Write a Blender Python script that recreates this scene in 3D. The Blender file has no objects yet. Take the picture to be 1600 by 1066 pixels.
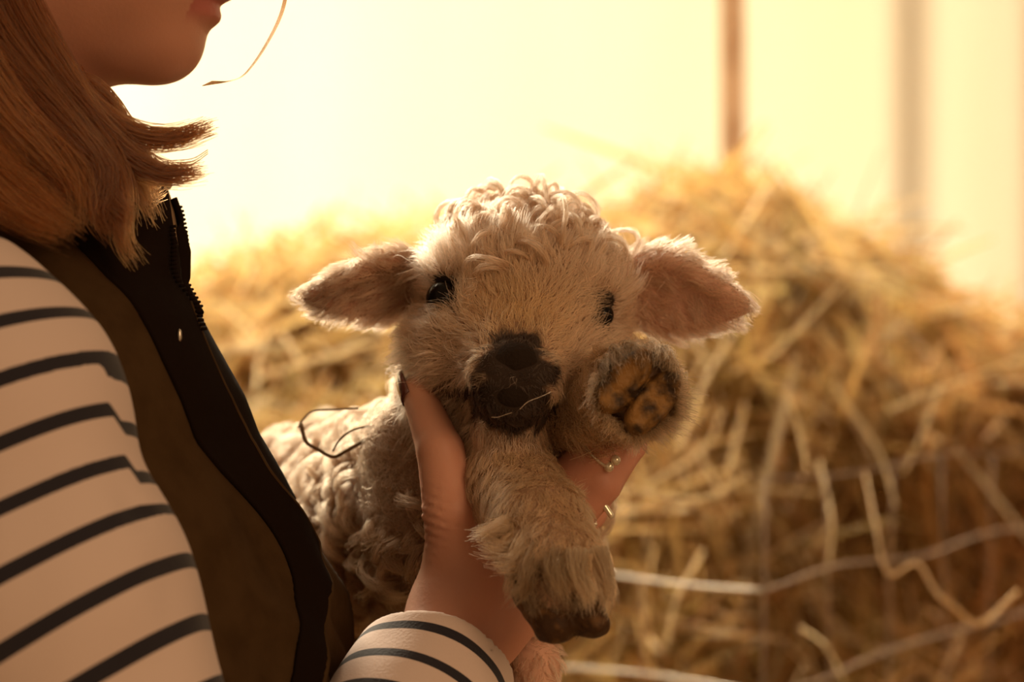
import bpy, math, random
import numpy as np
from mathutils import Vector, Matrix, kdtree

# ------------------------------------------------------------------ camera, world, lights, exposure
SC = bpy.context.scene
FPX = 1600 * 75.0 / 36.0          # focal length in pixels
CAM = np.array([0.0, -1.1, 1.25])
cam_data = bpy.data.cameras.new('camera')
cam_data.lens = 75.0
cam_data.sensor_width = 36.0
cam_data.clip_start = 0.02
cam_data.dof.use_dof = True
cam_data.dof.focus_distance = 1.085
cam_data.dof.aperture_fstop = 5.0
cam = bpy.data.objects.new('camera', cam_data)
cam.location = CAM
cam.rotation_euler = (math.radians(90), 0, 0)
SC.collection.objects.link(cam)
SC.camera = cam

SC.view_settings.view_transform = 'Standard'
SC.view_settings.look = 'None'
SC.view_settings.gamma = 1.0
SC.view_settings.exposure = 0.0
SC.view_settings.use_curve_mapping = False
SC.cycles.use_denoising = True
SC.cycles.max_bounces = 12
SC.cycles.transmission_bounces = 8

world = bpy.data.worlds.new('world')
world.use_nodes = True
bg = world.node_tree.nodes['Background']
bg.inputs[0].default_value = (1.0, 0.62, 0.32, 1)
bg.inputs[1].default_value = 0.32
SC.world = world


def lamp(name, kind, loc, target, energy, color, size=None, size_y=None):
    d = bpy.data.lights.new(name, kind)
    d.energy = energy
    d.color = color
    if kind == 'AREA':
        d.shape = 'RECTANGLE'
        d.size = size
        d.size_y = size_y or size
    elif kind == 'SUN':
        d.angle = math.radians(size)
    o = bpy.data.objects.new(name, d)
    o.location = loc
    v = Vector(target) - Vector(loc)
    o.rotation_euler = v.to_track_quat('-Z', 'Y').to_euler()
    SC.collection.objects.link(o)
    return o


# low sun outside the translucent sheet wall; area lamp added to brighten its left
lamp('sun', 'SUN', (-2, 6, 5), (0.3, 0, 1.0), 7.5, (1.0, 0.84, 0.60), 10)
lamp('sheet_backlight', 'AREA', (-1.7, 5.6, 2.1), (-1.1, 4.0, 1.6), 170, (1.0, 0.86, 0.64), 2.2, 2.2)
# added fill lamp behind the camera: soft warm light from the right
lamp('front_fill', 'AREA', (1.6, -2.6, 2.3), (0, 0.0, 1.2), 36, (1.0, 0.64, 0.35), 1.2, 1.6)
lamp('rim_fill', 'AREA', (-1.7, 1.2, 2.2), (-0.05, 0.0, 1.2), 7, (1.0, 0.68, 0.38), 0.8, 0.8)  # added rim lamp at the back left; no heat lamp stands there
hay_lamp = lamp('hay_fill', 'AREA', (-0.5, 2.0, 3.3), (-0.35, 1.75, 0), 105, (1.0, 0.82, 0.58), 2.8, 1.0)  # added overhead lamp to brighten the hay; no roof is modelled
hay_lamp.data.spread = math.radians(78)

# ------------------------------------------------------------------ helpers
rng = np.random.default_rng(7)
random.seed(7)


def Q(px, py, y=0.0):
    """the point seen at photo pixel (px, py) that stands at depth y"""
    s = (y - CAM[1]) / FPX
    return np.array([(px - 800) * s, y, CAM[2] + (533 - py) * s])


def proj(p):
    p = np.asarray(p)
    s = FPX / (p[..., 1] - CAM[1])
    return 800 + p[..., 0] * s, 533 - (p[..., 2] - CAM[2]) * s


def unit(v):
    v = np.asarray(v, float)
    return v / (np.linalg.norm(v, axis=-1, keepdims=True) + 1e-12)


def tag(o, label=None, cat=None, group=None, kind=None):
    if label: o['label'] = label
    if cat: o['category'] = cat
    if group: o['group'] = group
    if kind: o['kind'] = kind
    return o


def link(o, parent=None):
    SC.collection.objects.link(o)
    if parent is not None:
        o.parent = parent
    return o


def empty(name, loc=(0, 0, 0)):
    o = bpy.data.objects.new(name, None)
    o.empty_display_size = 0.05
    link(o)
    return o          # parts are modelled in world coordinates, so the empty stays at the origin


def mesh_obj(name, V, F, mat, parent=None, col=None, smooth=True, attrs=None):
    me = bpy.data.meshes.new(name)
    V = np.asarray(V, np.float32)
    F = np.asarray(F, np.int32)
    nv, nf, k = len(V), len(F), F.shape[1]
    me.vertices.add(nv)
    me.vertices.foreach_set('co', V.ravel())
    me.loops.add(nf * k)
    me.loops.foreach_set('vertex_index', F.ravel())
    me.polygons.add(nf)
    me.polygons.foreach_set('loop_start', np.arange(0, nf * k, k, dtype=np.int32))
    me.update(calc_edges=True)
    me.validate()
    me.polygons.foreach_set('use_smooth', np.full(len(me.polygons), smooth))
    if col is not None:
        a = me.attributes.new('col', 'FLOAT_COLOR', 'POINT')
        c = np.ones((nv, 4), np.float32)
        c[:, :3] = col
        a.data.foreach_set('color', c.ravel())
    for k_, v_ in (attrs or {}).items():
        a = me.attributes.new(k_, 'FLOAT', 'POINT')
        a.data.foreach_set('value', np.asarray(v_, np.float32))
    me.materials.append(mat)
    o = bpy.data.objects.new(name, me)
    return link(o, parent)


def curves_obj(name, P, R, mat, parent=None, col=None):
    """P (N,K,3) strand points, R (N,K) radii, col (N,3)"""
    N, K = P.shape[:2]
    hc = bpy.data.hair_curves.new(name)
    hc.add_curves([K] * N)
    hc.attributes['position'].data.foreach_set('vector', P.astype(np.float32).ravel())
    a = hc.attributes.get('radius') or hc.attributes.new('radius', 'FLOAT', 'POINT')
    a.data.foreach_set('value', R.astype(np.float32).ravel())
    if col is not None:
        a = hc.attributes.new('col', 'FLOAT_COLOR', 'CURVE')
        c = np.ones((N, 4), np.float32)
        c[:, :3] = np.clip(col, 0.004, 0.98)
        a.data.foreach_set('color', c.ravel())
    hc.materials.append(mat)
    o = bpy.data.objects.new(name, hc)
    return link(o, parent)


def hashn(i, j, k, seed):
    n = (i * 374761393 + j * 668265263 + k * 2147483647 + seed * 974634777) & 0x7fffffff
    n = ((n ^ (n >> 13)) * 1274126177) & 0x7fffffff
    return ((n ^ (n >> 16)) & 0xffff) / 65535.0


def vnoise(p, scale=1.0, seed=0):
    """value noise in -1..1"""
    q = np.asarray(p, float) * scale
    i = np.floor(q).astype(np.int64)
    f = q - i
    f = f * f * (3 - 2 * f)
    out = 0
    for dx in (0, 1):
        for dy in (0, 1):
            for dz in (0, 1):
                w = (f[..., 0] if dx else 1 - f[..., 0]) * (f[..., 1] if dy else 1 - f[..., 1]) * (f[..., 2] if dz else 1 - f[..., 2])
                out = out + w * hashn(i[..., 0] + dx, i[..., 1] + dy, i[..., 2] + dz, seed)
    return out * 2 - 1


# ---- signed distance building blocks
def ell(p, c, r, R=None):
    q = p - np.asarray(c, np.float32)
    if R is not None:
        q = q @ np.asarray(R, np.float32)          # world -> local (columns of R = local axes)
    r = np.asarray(r, np.float32)
    k0 = np.sqrt(((q / r) ** 2).sum(1)) + 1e-9
    k1 = np.sqrt(((q / (r * r)) ** 2).sum(1)) + 1e-9
    return k0 * (k0 - 1) / k1


def rc(p, a, b, ra, rb):
    a = np.asarray(a, np.float32); b = np.asarray(b, np.float32)
    ab = b - a
    t = np.clip(((p - a) @ ab) / (ab @ ab), 0, 1)
    return np.linalg.norm(p - a - t[:, None] * ab, axis=1) - (ra + (rb - ra) * t)


def smin(a, b, k):
    h = np.clip(0.5 + 0.5 * (b - a) / k, 0, 1)
    return b + (a - b) * h - k * h * (1 - h)


def smax(a, b, k):
    return -smin(-a, -b, k)


def sdf_mesh(f, lo, hi, h):
    lo = np.asarray(lo, np.float32); hi = np.asarray(hi, np.float32)
    B = 8
    nb = np.ceil((hi - lo) / (h * B)).astype(int)
    n = nb * B
    ax = [np.arange(nb[i]) for i in range(3)]
    bi = np.stack(np.meshgrid(*ax, indexing='ij'), -1).reshape(-1, 3)
    d = f((lo + (bi * B + (B - 1) / 2) * h).astype(np.float32))
    D = np.repeat(np.repeat(np.repeat(d.reshape(nb), B, 0), B, 1), B, 2).astype(np.float32)
    act = bi[np.abs(d) < B * h * 0.87 * 1.7 + 0.002]
    loc = np.stack(np.meshgrid(*[np.arange(B)] * 3, indexing='ij'), -1).reshape(-1, 3)
    for s in range(0, len(act), 400):
        idx = (act[s:s + 400, None, :] * B + loc[None]).reshape(-1, 3)
        D[idx[:, 0], idx[:, 1], idx[:, 2]] = f((lo + idx * h).astype(np.float32))
    S = D < 0
    # surface nets
    cnt = np.zeros(tuple(n - 1), np.int8)
    for dx in (0, 1):
        for dy in (0, 1):
            for dz in (0, 1):
                cnt += S[dx:n[0] - 1 + dx, dy:n[1] - 1 + dy, dz:n[2] - 1 + dz]
    cells = np.argwhere((cnt > 0) & (cnt < 8))
    vid = np.full(tuple(n - 1), -1, np.int64)
    vid[cells[:, 0], cells[:, 1], cells[:, 2]] = np.arange(len(cells))
    acc = np.zeros((len(cells), 3)); w = np.zeros(len(cells))
    cor = [(a, b, c) for a in (0, 1) for b in (0, 1) for c in (0, 1)]
    dv = {c: D[cells[:, 0] + c[0], cells[:, 1] + c[1], cells[:, 2] + c[2]] for c in cor}
    for c in cor:
        for a_ in range(3):
            if c[a_] == 0:
                e = list(c); e[a_] = 1; e = tuple(e)
                A, Bv = dv[c], dv[e]
                m = (A < 0) != (Bv < 0)
                t = np.where(m, A / np.where(m, A - Bv, 1), 0)
                pt = np.array(c, float)[None].repeat(len(cells), 0)
                pt[:, a_] += t
                acc[m] += pt[m]; w[m] += 1
    V = lo + (cells + acc / w[:, None]) * h
    F = []
    for a_ in range(3):
        b_, c_ = (a_ + 1) % 3, (a_ + 2) % 3
        sl0 = [slice(None)] * 3; sl1 = [slice(None)] * 3
        sl0[a_] = slice(0, n[a_] - 1); sl1[a_] = slice(1, n[a_])
        A = S[tuple(sl0)]; Bv = S[tuple(sl1)]
        ed = np.argwhere(A != Bv)
        ok = (ed[:, b_] > 0) & (ed[:, c_] > 0) & (ed[:, b_] < n[b_] - 1) & (ed[:, c_] < n[c_] - 1)
        ed = ed[ok]
        ins = A[ed[:, 0], ed[:, 1], ed[:, 2]]

        def g(ob, oc):
            q = ed.copy(); q[:, b_] -= ob; q[:, c_] -= oc
            return vid[q[:, 0], q[:, 1], q[:, 2]]
        quad = np.stack([g(0, 0), g(1, 0), g(1, 1), g(0, 1)], 1)
        quad[~ins] = quad[~ins][:, ::-1]
        F.append(quad)
    F = np.concatenate(F)
    F = F[(F >= 0).all(1)]
    return V, F


def vnormals(V, F):
    n = np.cross(V[F[:, 2]] - V[F[:, 0]], V[F[:, 3]] - V[F[:, 1]])
    N = np.zeros_like(V)
    for i in range(4):
        np.add.at(N, F[:, i], n)
    return unit(N)


def sample(V, F, N, dens, mask=None):
    """area-weighted random points; returns positions and normals"""
    if mask is not None:
        F = F[mask[F].all(1)]
    ar = 0.5 * np.linalg.norm(np.cross(V[F[:, 2]] - V[F[:, 0]], V[F[:, 3]] - V[F[:, 1]]), axis=1)
    cnt = rng.poisson(ar * dens)
    f = np.repeat(F, cnt, 0)
    u, v = rng.random(len(f))[:, None], rng.random(len(f))[:, None]
    w = [(1 - u) * (1 - v), u * (1 - v), u * v, (1 - u) * v]
    P = sum(w[i] * V[f[:, i]] for i in range(4))
    M = unit(sum(w[i] * N[f[:, i]] for i in range(4)))
    return P, M


def catmull(pts, n):
    pts = np.asarray(pts, float)
    p = np.vstack([2 * pts[0] - pts[1], pts, 2 * pts[-1] - pts[-2]])
    t = np.linspace(0, len(pts) - 1, n)
    i = np.minimum(t.astype(int), len(pts) - 2)
    f = (t - i)[:, None]
    a, b, c, d = p[i], p[i + 1], p[i + 2], p[i + 3]
    return 0.5 * (2 * b + (c - a) * f + (2 * a - 5 * b + 4 * c - d) * f ** 2 + (3 * b - a - 3 * c + d) * f ** 3)


def tube(path, rad, seg=8, flat=1.0):
    """closed tube with caps along path (n,3); rad scalar or (n,)"""
    path = np.asarray(path, float); n = len(path)
    rad = np.broadcast_to(rad, (n,))
    T = unit(np.gradient(path, axis=0))
    ref = np.array([0.13, 0.2, 1.0]) if abs(T[0] @ [0, 0, 1]) < 0.9 else np.array([1.0, 0.1, 0])
    A = unit(np.cross(T, ref)); Bn = np.cross(T, A)
    th = np.arange(seg) * 2 * math.pi / seg
    V = path[:, None] + rad[:, None, None] * (np.cos(th)[None, :, None] * A[:, None] + flat * np.sin(th)[None, :, None] * Bn[:, None])
    V = np.vstack([V.reshape(-1, 3), path[:1], path[-1:]])
    F = []
    for i in range(n - 1):
        for j in range(seg):
            k = (j + 1) % seg
            F.append((i * seg + j, i * seg + k, (i + 1) * seg + k, (i + 1) * seg + j))
    c0, c1 = n * seg, n * seg + 1
    for j in range(0, seg, 2):
        F.append((c0, (j + 2) % seg, j + 1, j))
        o = (n - 1) * seg
        F.append((c1, o + j, o + j + 1, o + (j + 2) % seg))
    return V, np.array(F)


def merge(parts):
    V, F, o = [], [], 0
    for v, f in parts:
        V.append(v); F.append(np.asarray(f) + o); o += len(v)
    return np.vstack(V), np.vstack(F)


# ------------------------------------------------------------------ materials
def new_mat(name):
    m = bpy.data.materials.new(name)
    m.use_nodes = True
    nt = m.node_tree
    nt.nodes.clear()
    out = nt.nodes.new('ShaderNodeOutputMaterial')
    return m, nt, out


def principled(name, color, rough=0.6, spec=0.4, noise=None, attr=None, bump=None, sheen=0.0, sss=0.0, metal=0.0, coat=0.0):
    m, nt, out = new_mat(name)
    b = nt.nodes.new('ShaderNodeBsdfPrincipled')
    nt.links.new(b.outputs[0], out.inputs[0])
    b.inputs['Roughness'].default_value = rough
    b.inputs['Specular IOR Level'].default_value = spec
    b.inputs['Metallic'].default_value = metal
    b.inputs['Coat Weight'].default_value = coat
    if sheen:
        b.inputs['Sheen Weight'].default_value = sheen
    if sss:
        b.inputs['Subsurface Weight'].default_value = sss
        b.inputs['Subsurface Radius'].default_value = (0.010, 0.004, 0.002)
        b.inputs['Subsurface Scale'].default_value = 1.0
    tc = nt.nodes.new('ShaderNodeTexCoord')
    src = None
    if attr:
        a = nt.nodes.new('ShaderNodeAttribute'); a.attribute_name = attr
        src = a.outputs['Color']
    if noise:
        sc, c2, lo, hi = noise
        n = nt.nodes.new('ShaderNodeTexNoise'); n.inputs['Scale'].default_value = sc; n.inputs['Detail'].default_value = 5
        nt.links.new(tc.outputs['Object'], n.inputs['Vector'])
        r = nt.nodes.new('ShaderNodeMapRange'); r.inputs[1].default_value = lo; r.inputs[2].default_value = hi
        nt.links.new(n.outputs[0], r.inputs[0])
        mx = nt.nodes.new('ShaderNodeMix'); mx.data_type = 'RGBA'
        nt.links.new(r.outputs[0], mx.inputs[0])
        if src is not None:
            nt.links.new(src, mx.inputs[6])
        else:
            mx.inputs[6].default_value = (*color, 1)
        mx.inputs[7].default_value = (*c2, 1)
        src = mx.outputs[2]
    if src is not None:
        nt.links.new(src, b.inputs['Base Color'])
    else:
        b.inputs['Base Color'].default_value = (*color, 1)
    if bump:
        sc, st, dist = bump
        n = nt.nodes.new('ShaderNodeTexNoise'); n.inputs['Scale'].default_value = sc; n.inputs['Detail'].default_value = 4
        nt.links.new(tc.outputs['Object'], n.inputs['Vector'])
        bp = nt.nodes.new('ShaderNodeBump'); bp.inputs['Strength'].default_value = st; bp.inputs['Distance'].default_value = dist
        nt.links.new(n.outputs[0], bp.inputs['Height'])
        nt.links.new(bp.outputs[0], b.inputs['Normal'])
    return m


def hair_mat(name, rough=0.45, rad_rough=0.6, coat=0.0, diffuse=0.0):
    m, nt, out = new_mat(name)
    a = nt.nodes.new('ShaderNodeAttribute'); a.attribute_name = 'col'
    h = nt.nodes.new('ShaderNodeBsdfHairPrincipled')
    h.parametrization = 'COLOR'
    nt.links.new(a.outputs['Color'], h.inputs['Color'])
    h.inputs['Roughness'].default_value = rough
    h.inputs['Radial Roughness'].default_value = rad_rough
    h.inputs['Random Roughness'].default_value = 0.1
    if diffuse > 0:
        d = nt.nodes.new('ShaderNodeBsdfDiffuse')
        nt.links.new(a.outputs['Color'], d.inputs['Color'])
        mx = nt.nodes.new('ShaderNodeMixShader'); mx.inputs[0].default_value = diffuse
        nt.links.new(h.outputs[0], mx.inputs[1]); nt.links.new(d.outputs[0], mx.inputs[2])
        nt.links.new(mx.outputs[0], out.inputs[0])
    else:
        nt.links.new(h.outputs[0], out.inputs[0])
    return m


def straw_mat(name):
    m, nt, out = new_mat(name)
    a = nt.nodes.new('ShaderNodeAttribute'); a.attribute_name = 'col'
    d = nt.nodes.new('ShaderNodeBsdfDiffuse')
    t = nt.nodes.new('ShaderNodeBsdfTranslucent')
    g = nt.nodes.new('ShaderNodeBsdfGlossy'); g.inputs['Roughness'].default_value = 0.45
    g.inputs['Color'].default_value = (0.9, 0.8, 0.6, 1)
    nt.links.new(a.outputs['Color'], d.inputs['Color']); nt.links.new(a.outputs['Color'], t.inputs['Color'])
    mx = nt.nodes.new('ShaderNodeMixShader'); mx.inputs[0].default_value = 0.52
    nt.links.new(d.outputs[0], mx.inputs[1]); nt.links.new(t.outputs[0], mx.inputs[2])
    m2 = nt.nodes.new('ShaderNodeMixShader'); m2.inputs[0].default_value = 0.06
    nt.links.new(mx.outputs[0], m2.inputs[1]); nt.links.new(g.outputs[0], m2.inputs[2])
    nt.links.new(m2.outputs[0], out.inputs[0])
    return m


def sheet_mat(name, color):
    m, nt, out = new_mat(name)
    tc = nt.nodes.new('ShaderNodeTexCoord')
    mp = nt.nodes.new('ShaderNodeMapping'); mp.inputs['Scale'].default_value = (1.6, 1.6, 0.25)
    nt.links.new(tc.outputs['Object'], mp.inputs[0])
    n = nt.nodes.new('ShaderNodeTexNoise'); n.inputs['Scale'].default_value = 1.2; n.inputs['Detail'].default_value = 3
    nt.links.new(mp.outputs[0], n.inputs['Vector'])
    mx = nt.nodes.new('ShaderNodeMix'); mx.data_type = 'RGBA'
    mx.inputs[6].default_value = (*color, 1); mx.inputs[7].default_value = (color[0] * 0.97, color[1] * 0.92, color[2] * 0.84, 1)
    nt.links.new(n.outputs[0], mx.inputs[0])
    t = nt.nodes.new('ShaderNodeBsdfTranslucent'); d = nt.nodes.new('ShaderNodeBsdfDiffuse')
    nt.links.new(mx.outputs[2], t.inputs['Color']); nt.links.new(mx.outputs[2], d.inputs['Color'])
    ms = nt.nodes.new('ShaderNodeMixShader'); ms.inputs[0].default_value = 0.35
    nt.links.new(t.outputs[0], ms.inputs[1]); nt.links.new(d.outputs[0], ms.inputs[2])
    nt.links.new(ms.outputs[0], out.inputs[0])
    return m


def stripe_mat(name, cream, navy):
    m, nt, out = new_mat(name)
    b = nt.nodes.new('ShaderNodeBsdfPrincipled')
    b.inputs['Roughness'].default_value = 0.85; b.inputs['Specular IOR Level'].default_value = 0.15
    b.inputs['Sheen Weight'].default_value = 0.15
    nt.links.new(b.outputs[0], out.inputs[0])
    a = nt.nodes.new('ShaderNodeAttribute'); a.attribute_name = 'stripe'     # metres along the sleeve
    fr = nt.nodes.new('ShaderNodeMath'); fr.operation = 'FRACT'
    nt.links.new(a.outputs['Fac'], fr.inputs[0])
    lt = nt.nodes.new('ShaderNodeMath'); lt.operation = 'LESS_THAN'; lt.inputs[1].default_value = 0.27
    nt.links.new(fr.outputs[0], lt.inputs[0])
    mx = nt.nodes.new('ShaderNodeMix'); mx.data_type = 'RGBA'
    mx.inputs[6].default_value = (*cream, 1); mx.inputs[7].default_value = (*navy, 1)
    nt.links.new(lt.outputs[0], mx.inputs[0]); nt.links.new(mx.outputs[2], b.inputs['Base Color'])
    tc = nt.nodes.new('ShaderNodeTexCoord')
    n = nt.nodes.new('ShaderNodeTexNoise'); n.inputs['Scale'].default_value = 700; n.inputs['Detail'].default_value = 2
    nt.links.new(tc.outputs['Object'], n.inputs['Vector'])
    bp = nt.nodes.new('ShaderNodeBump'); bp.inputs['Strength'].default_value = 0.35; bp.inputs['Distance'].default_value = 0.0008
    nt.links.new(n.outputs[0], bp.inputs['Height']); nt.links.new(bp.outputs[0], b.inputs['Normal'])
    return m


M_FUR = hair_mat('wool_fibre', 0.5, 0.75, diffuse=0.35)
M_HAIR = hair_mat('ginger_hair', 0.3, 0.5, diffuse=0.12)
M_HIDE = principled('lamb_hide', (0.5, 0.35, 0.25), 0.8, 0.2, attr='col')
M_NOSE = principled('nose_leather', (0.018, 0.010, 0.006), 0.8, 0.12, bump=(700, 0.7, 0.0015))
M_EYE = principled('eye_dark', (0.006, 0.004, 0.003), 0.08, 0.12)
M_SCLERA = principled('eye_white', (0.7, 0.62, 0.55), 0.2, 0.4)
M_HOOF = principled('hoof_horn', (0.045, 0.020, 0.008), 0.5, 0.18, noise=(120, (0.13, 0.060, 0.018), 0.46, 0.66), bump=(260, 0.6, 0.002))
M_SOLE = principled('hoof_sole', (0.25, 0.125, 0.034), 0.55, 0.25, noise=(110, (0.035, 0.018, 0.008), 0.42, 0.64), bump=(300, 0.8, 0.002))
M_SKIN = principled('skin', (0.6, 0.3, 0.2), 0.5, 0.35, attr='col', sss=0.25, bump=(420, 0.25, 0.0006))
M_NAIL = principled('dark_nail', (0.10, 0.03, 0.02), 0.2, 0.6, coat=0.5)
M_SILVER = principled('silver', (0.62, 0.55, 0.45), 0.28, 0.5, metal=1.0)
M_STONE = principled('ring_stone', (0.75, 0.66, 0.5), 0.15, 0.6, metal=0.6)
M_STRIPE = stripe_mat('striped_jersey', (0.62, 0.485, 0.43), (0.022, 0.019, 0.025))
M_GILET = principled('olive_wool', (0.058, 0.032, 0.014), 1.0, 0.03, noise=(60, (0.045, 0.024, 0.010), 0.4, 0.7), bump=(500, 0.3, 0.001))
M_NAVY = principled('navy_fabric', (0.011, 0.006, 0.004), 1.0, 0.03, bump=(600, 0.2, 0.0008))
M_LINING = principled('beige_lining', (0.30, 0.19, 0.11), 0.9, 0.1)
M_TROUSER = principled('denim', (0.02, 0.03, 0.06), 0.85, 0.2, bump=(400, 0.3, 0.001))
M_BOOT = principled('boot_rubber', (0.03, 0.035, 0.02), 0.5, 0.4)
M_WOOD = principled('post_wood', (0.55, 0.36, 0.22), 0.8, 0.2, noise=(14, (0.38, 0.22, 0.12), 0.4, 0.7), bump=(60, 0.5, 0.004))
M_WIRE = principled('galvanised_wire', (0.62, 0.58, 0.50), 0.45, 0.5, metal=0.25)
M_WIRE_DULL = principled('dull_brown_wire', (0.34, 0.25, 0.18), 0.6, 0.4, metal=0.2)  # darker, browner wire for the right panel and all uprights
M_STRAW = straw_mat('straw')
M_HEAP = principled('hay_core', (0.10, 0.05, 0.018), 0.95, 0.1, noise=(30, (0.30, 0.17, 0.06), 0.4, 0.7), bump=(60, 0.8, 0.02))
M_FLOOR = principled('earth_floor', (0.18, 0.11, 0.06), 0.95, 0.1, noise=(6, (0.30, 0.20, 0.10), 0.4, 0.65), bump=(40, 0.6, 0.01))
M_SHEET = sheet_mat('polythene_sheet', (0.94, 0.91, 0.83))

# ------------------------------------------------------------------ setting


def box(name, lo, hi, mat, parent=None):
    x0, y0, z0 = lo; x1, y1, z1 = hi
    V = [(x0, y0, z0), (x1, y0, z0), (x1, y1, z0), (x0, y1, z0), (x0, y0, z1), (x1, y0, z1), (x1, y1, z1), (x0, y1, z1)]
    F = [(0, 3, 2, 1), (4, 5, 6, 7), (0, 1, 5, 4), (1, 2, 6, 5), (2, 3, 7, 6), (3, 0, 4, 7)]
    return mesh_obj(name, V, F, mat, parent, smooth=False)


tag(box('floor', (-4, -3, -0.05), (5, 5.0, 0.0), M_FLOOR), kind='structure')
tag(box('wall_back', (-4, 4.0, 0.0), (5, 4.006, 3.4), M_SHEET), kind='structure')
tag(box('trim_1', (0.80, 4.30, 0.0), (0.86, 4.36, 3.4), M_WOOD), kind='structure')      # posts outside, shadowing the sheet
tag(box('trim_2', (1.12, 4.30, 0.0), (1.16, 4.36, 3.4), M_WOOD), kind='structure')

# wooden post that stands between the heap and the sheet
bxp, bxq = Q(1129, 0, 2.78)[0], Q(1163, 0, 2.78)[0]
pv = []
for zz in np.linspace(0, 2.6, 14):
    w = 0.002 * math.sin(zz * 5)
    for (sx, sy) in ((0, 0), (1, 0), (1, 1), (0, 1)):
        pv.append((bxp + w + (bxq - bxp) * sx, 2.78 + 0.06 * sy, zz))
pf = [(i * 4 + j, i * 4 + (j + 1) % 4, i * 4 + 4 + (j + 1) % 4, i * 4 + 4 + j) for i in range(13) for j in range(4)]
pf += [(3, 2, 1, 0), (52, 53, 54, 55)]
tag(mesh_obj('wooden_post', pv, pf, M_WOOD, smooth=False), 'slim brown wooden post rising behind the hay heap', 'post')

# ------------------------------------------------------------------ hay heap
topx = np.array([-900, -300, 0, 150, 270, 330, 400, 480, 560, 700, 880, 960, 1005, 1040, 1090, 1130, 1180, 1240, 1290, 1340, 1400, 1460, 1540, 1600, 1900, 2600])
topy = np.array([640, 560, 480, 450, 430, 408, 395, 362, 345, 335, 345, 330, 290, 262, 266, 250, 262, 290, 335, 338, 372, 410, 448, 460, 520, 600])
TOPD = 3.05
hx = (topx - 800) * TOPD / FPX
hz = CAM[2] + (533 - topy) * TOPD / FPX


def heap_top(x):
    return np.interp(x, hx, hz) - 0.03


def heap_pt(x, s):
    """s 0..1 up the front face, 1..2 down the back"""
    x = np.asarray(x, float); s = np.asarray(s, float)
    y0 = 1.16 + np.maximum(0, x - 0.15) * 0.85 + np.maximum(0, -0.05 - x) * 0.25
    zt = heap_top(x)
    f = np.clip(s, 0, 1); bk = np.clip(s - 1, 0, 1)
    z = zt * np.sin(f * math.pi / 2) ** 0.8 * (1 - bk ** 1.5)
    ytop = 1.95
    y0 = np.minimum(y0, 1.9)
    y = y0 + (ytop - y0) * (1 - np.cos(f * math.pi / 2)) ** 1.3 + bk * 0.7
    p = np.stack([x, y, z], -1)
    nz = vnoise(p, 6, 3)[..., None] * 0.05 + vnoise(p, 14, 5)[..., None] * 0.035
    return p + nz * np.array([0.2, -1.0, 0.35])


nx_, ns_ = 220, 80
gx, gs = np.meshgrid(np.linspace(-1.6, 1.75, nx_), np.linspace(0, 2, ns_), indexing='ij')
HV = heap_pt(gx, gs).reshape(-1, 3)
HV[:, 2] = np.maximum(HV[:, 2], 0.0)
ii, jj = np.meshgrid(np.arange(nx_ - 1), np.arange(ns_ - 1), indexing='ij')
HF = np.stack([ii * ns_ + jj, (ii + 1) * ns_ + jj, (ii + 1) * ns_ + jj + 1, ii * ns_ + jj + 1], -1).reshape(-1, 4)
heap = tag(mesh_obj('hay_heap', HV, HF, M_HEAP), 'big loose heap of golden brown hay behind the wire fence', 'hay', kind='stuff')

HN = vnormals(HV, HF)
if HN[:, 1].mean() > 0 and HN[:nx_ * 10, 1].mean() > 0:
    HN = -HN
hp, hn = sample(HV, HF, HN, 6500, mask=(HV[:, 2] > 0.55) & (HV[:, 1] < 2.35))
N = len(hp); K = 9
a = unit(rng.normal(size=(N, 3)))
tang = unit(a - (a * hn).sum(1, keepdims=True) * hn)
flow = unit(np.stack([0.35 + 0 * hp[:, 0], 0 * hp[:, 0], -0.8 + 1.2 * vnoise(hp, 4, 9)], -1))
tang = unit(tang + 0.55 * flow * rng.choice([-1, 1], N)[:, None] * rng.random((N, 1)))
L = rng.uniform(0.05, 0.28, N)
lift = rng.uniform(-0.15, 0.38, N) * rng.random(N)
bend = unit(rng.normal(size=(N, 3))) * rng.uniform(0, 0.35, N)[:, None]
t = np.linspace(-0.5, 0.5, K)
P = hp[:, None] + L[:, None, None] * (tang[:, None] * t[None, :, None] + (hn * lift[:, None])[:, None] * (t[None, :, None] + 0.35) + bend[:, None] * (t ** 2)[None, :, None])
P += hn[:, None] * (rng.uniform(-0.02, 0.045, N) + 0.05 * (rng.random(N) < 0.12) * rng.random(N))[:, None, None]
P[..., 2] -= 0.25 * (L ** 2)[:, None] * (t + 0.5)[None] ** 2 * 2
kink = (rng.random(N) < 0.3)[:, None, None] * (np.clip(t - rng.uniform(-0.2, 0.3, N)[:, None], 0, 1))[..., None] * unit(rng.normal(size=(N, 3)))[:, None] * L[:, None, None] * 0.9
P = P + kink
rad = rng.uniform(0.0010, 0.0024, N) * np.where(rng.random(N) < 0.18, 2.1, 1)
R = rad[:, None] * (1 - 0.6 * np.abs(t[None] * 2) ** 3)
pal = np.array([[0.66, 0.46, 0.18], [0.76, 0.58, 0.28], [0.56, 0.44, 0.16], [0.36, 0.20, 0.07], [0.58, 0.34, 0.13], [0.94, 0.84, 0.58]])
bias = vnoise(hp, 3.0, 21)
ci = rng.choice(6, N, p=[0.25, 0.2, 0.14, 0.16, 0.13, 0.12])
C = pal[ci] * np.array([1.06, 1.0, 0.88]) * rng.uniform(0.55, 1.2, (N, 1))
brown = np.clip((hp[:, 0] - 0.05) * 1.4, 0, 1) * np.clip((1.32 - hp[:, 2]) * 4, 0, 1)      # browner hay low on the right
C = C * (1 - 0.5 * brown[:, None] * np.array([0.55, 0.95, 1.0]))
C *= (1 + 0.25 * bias[:, None])
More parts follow.
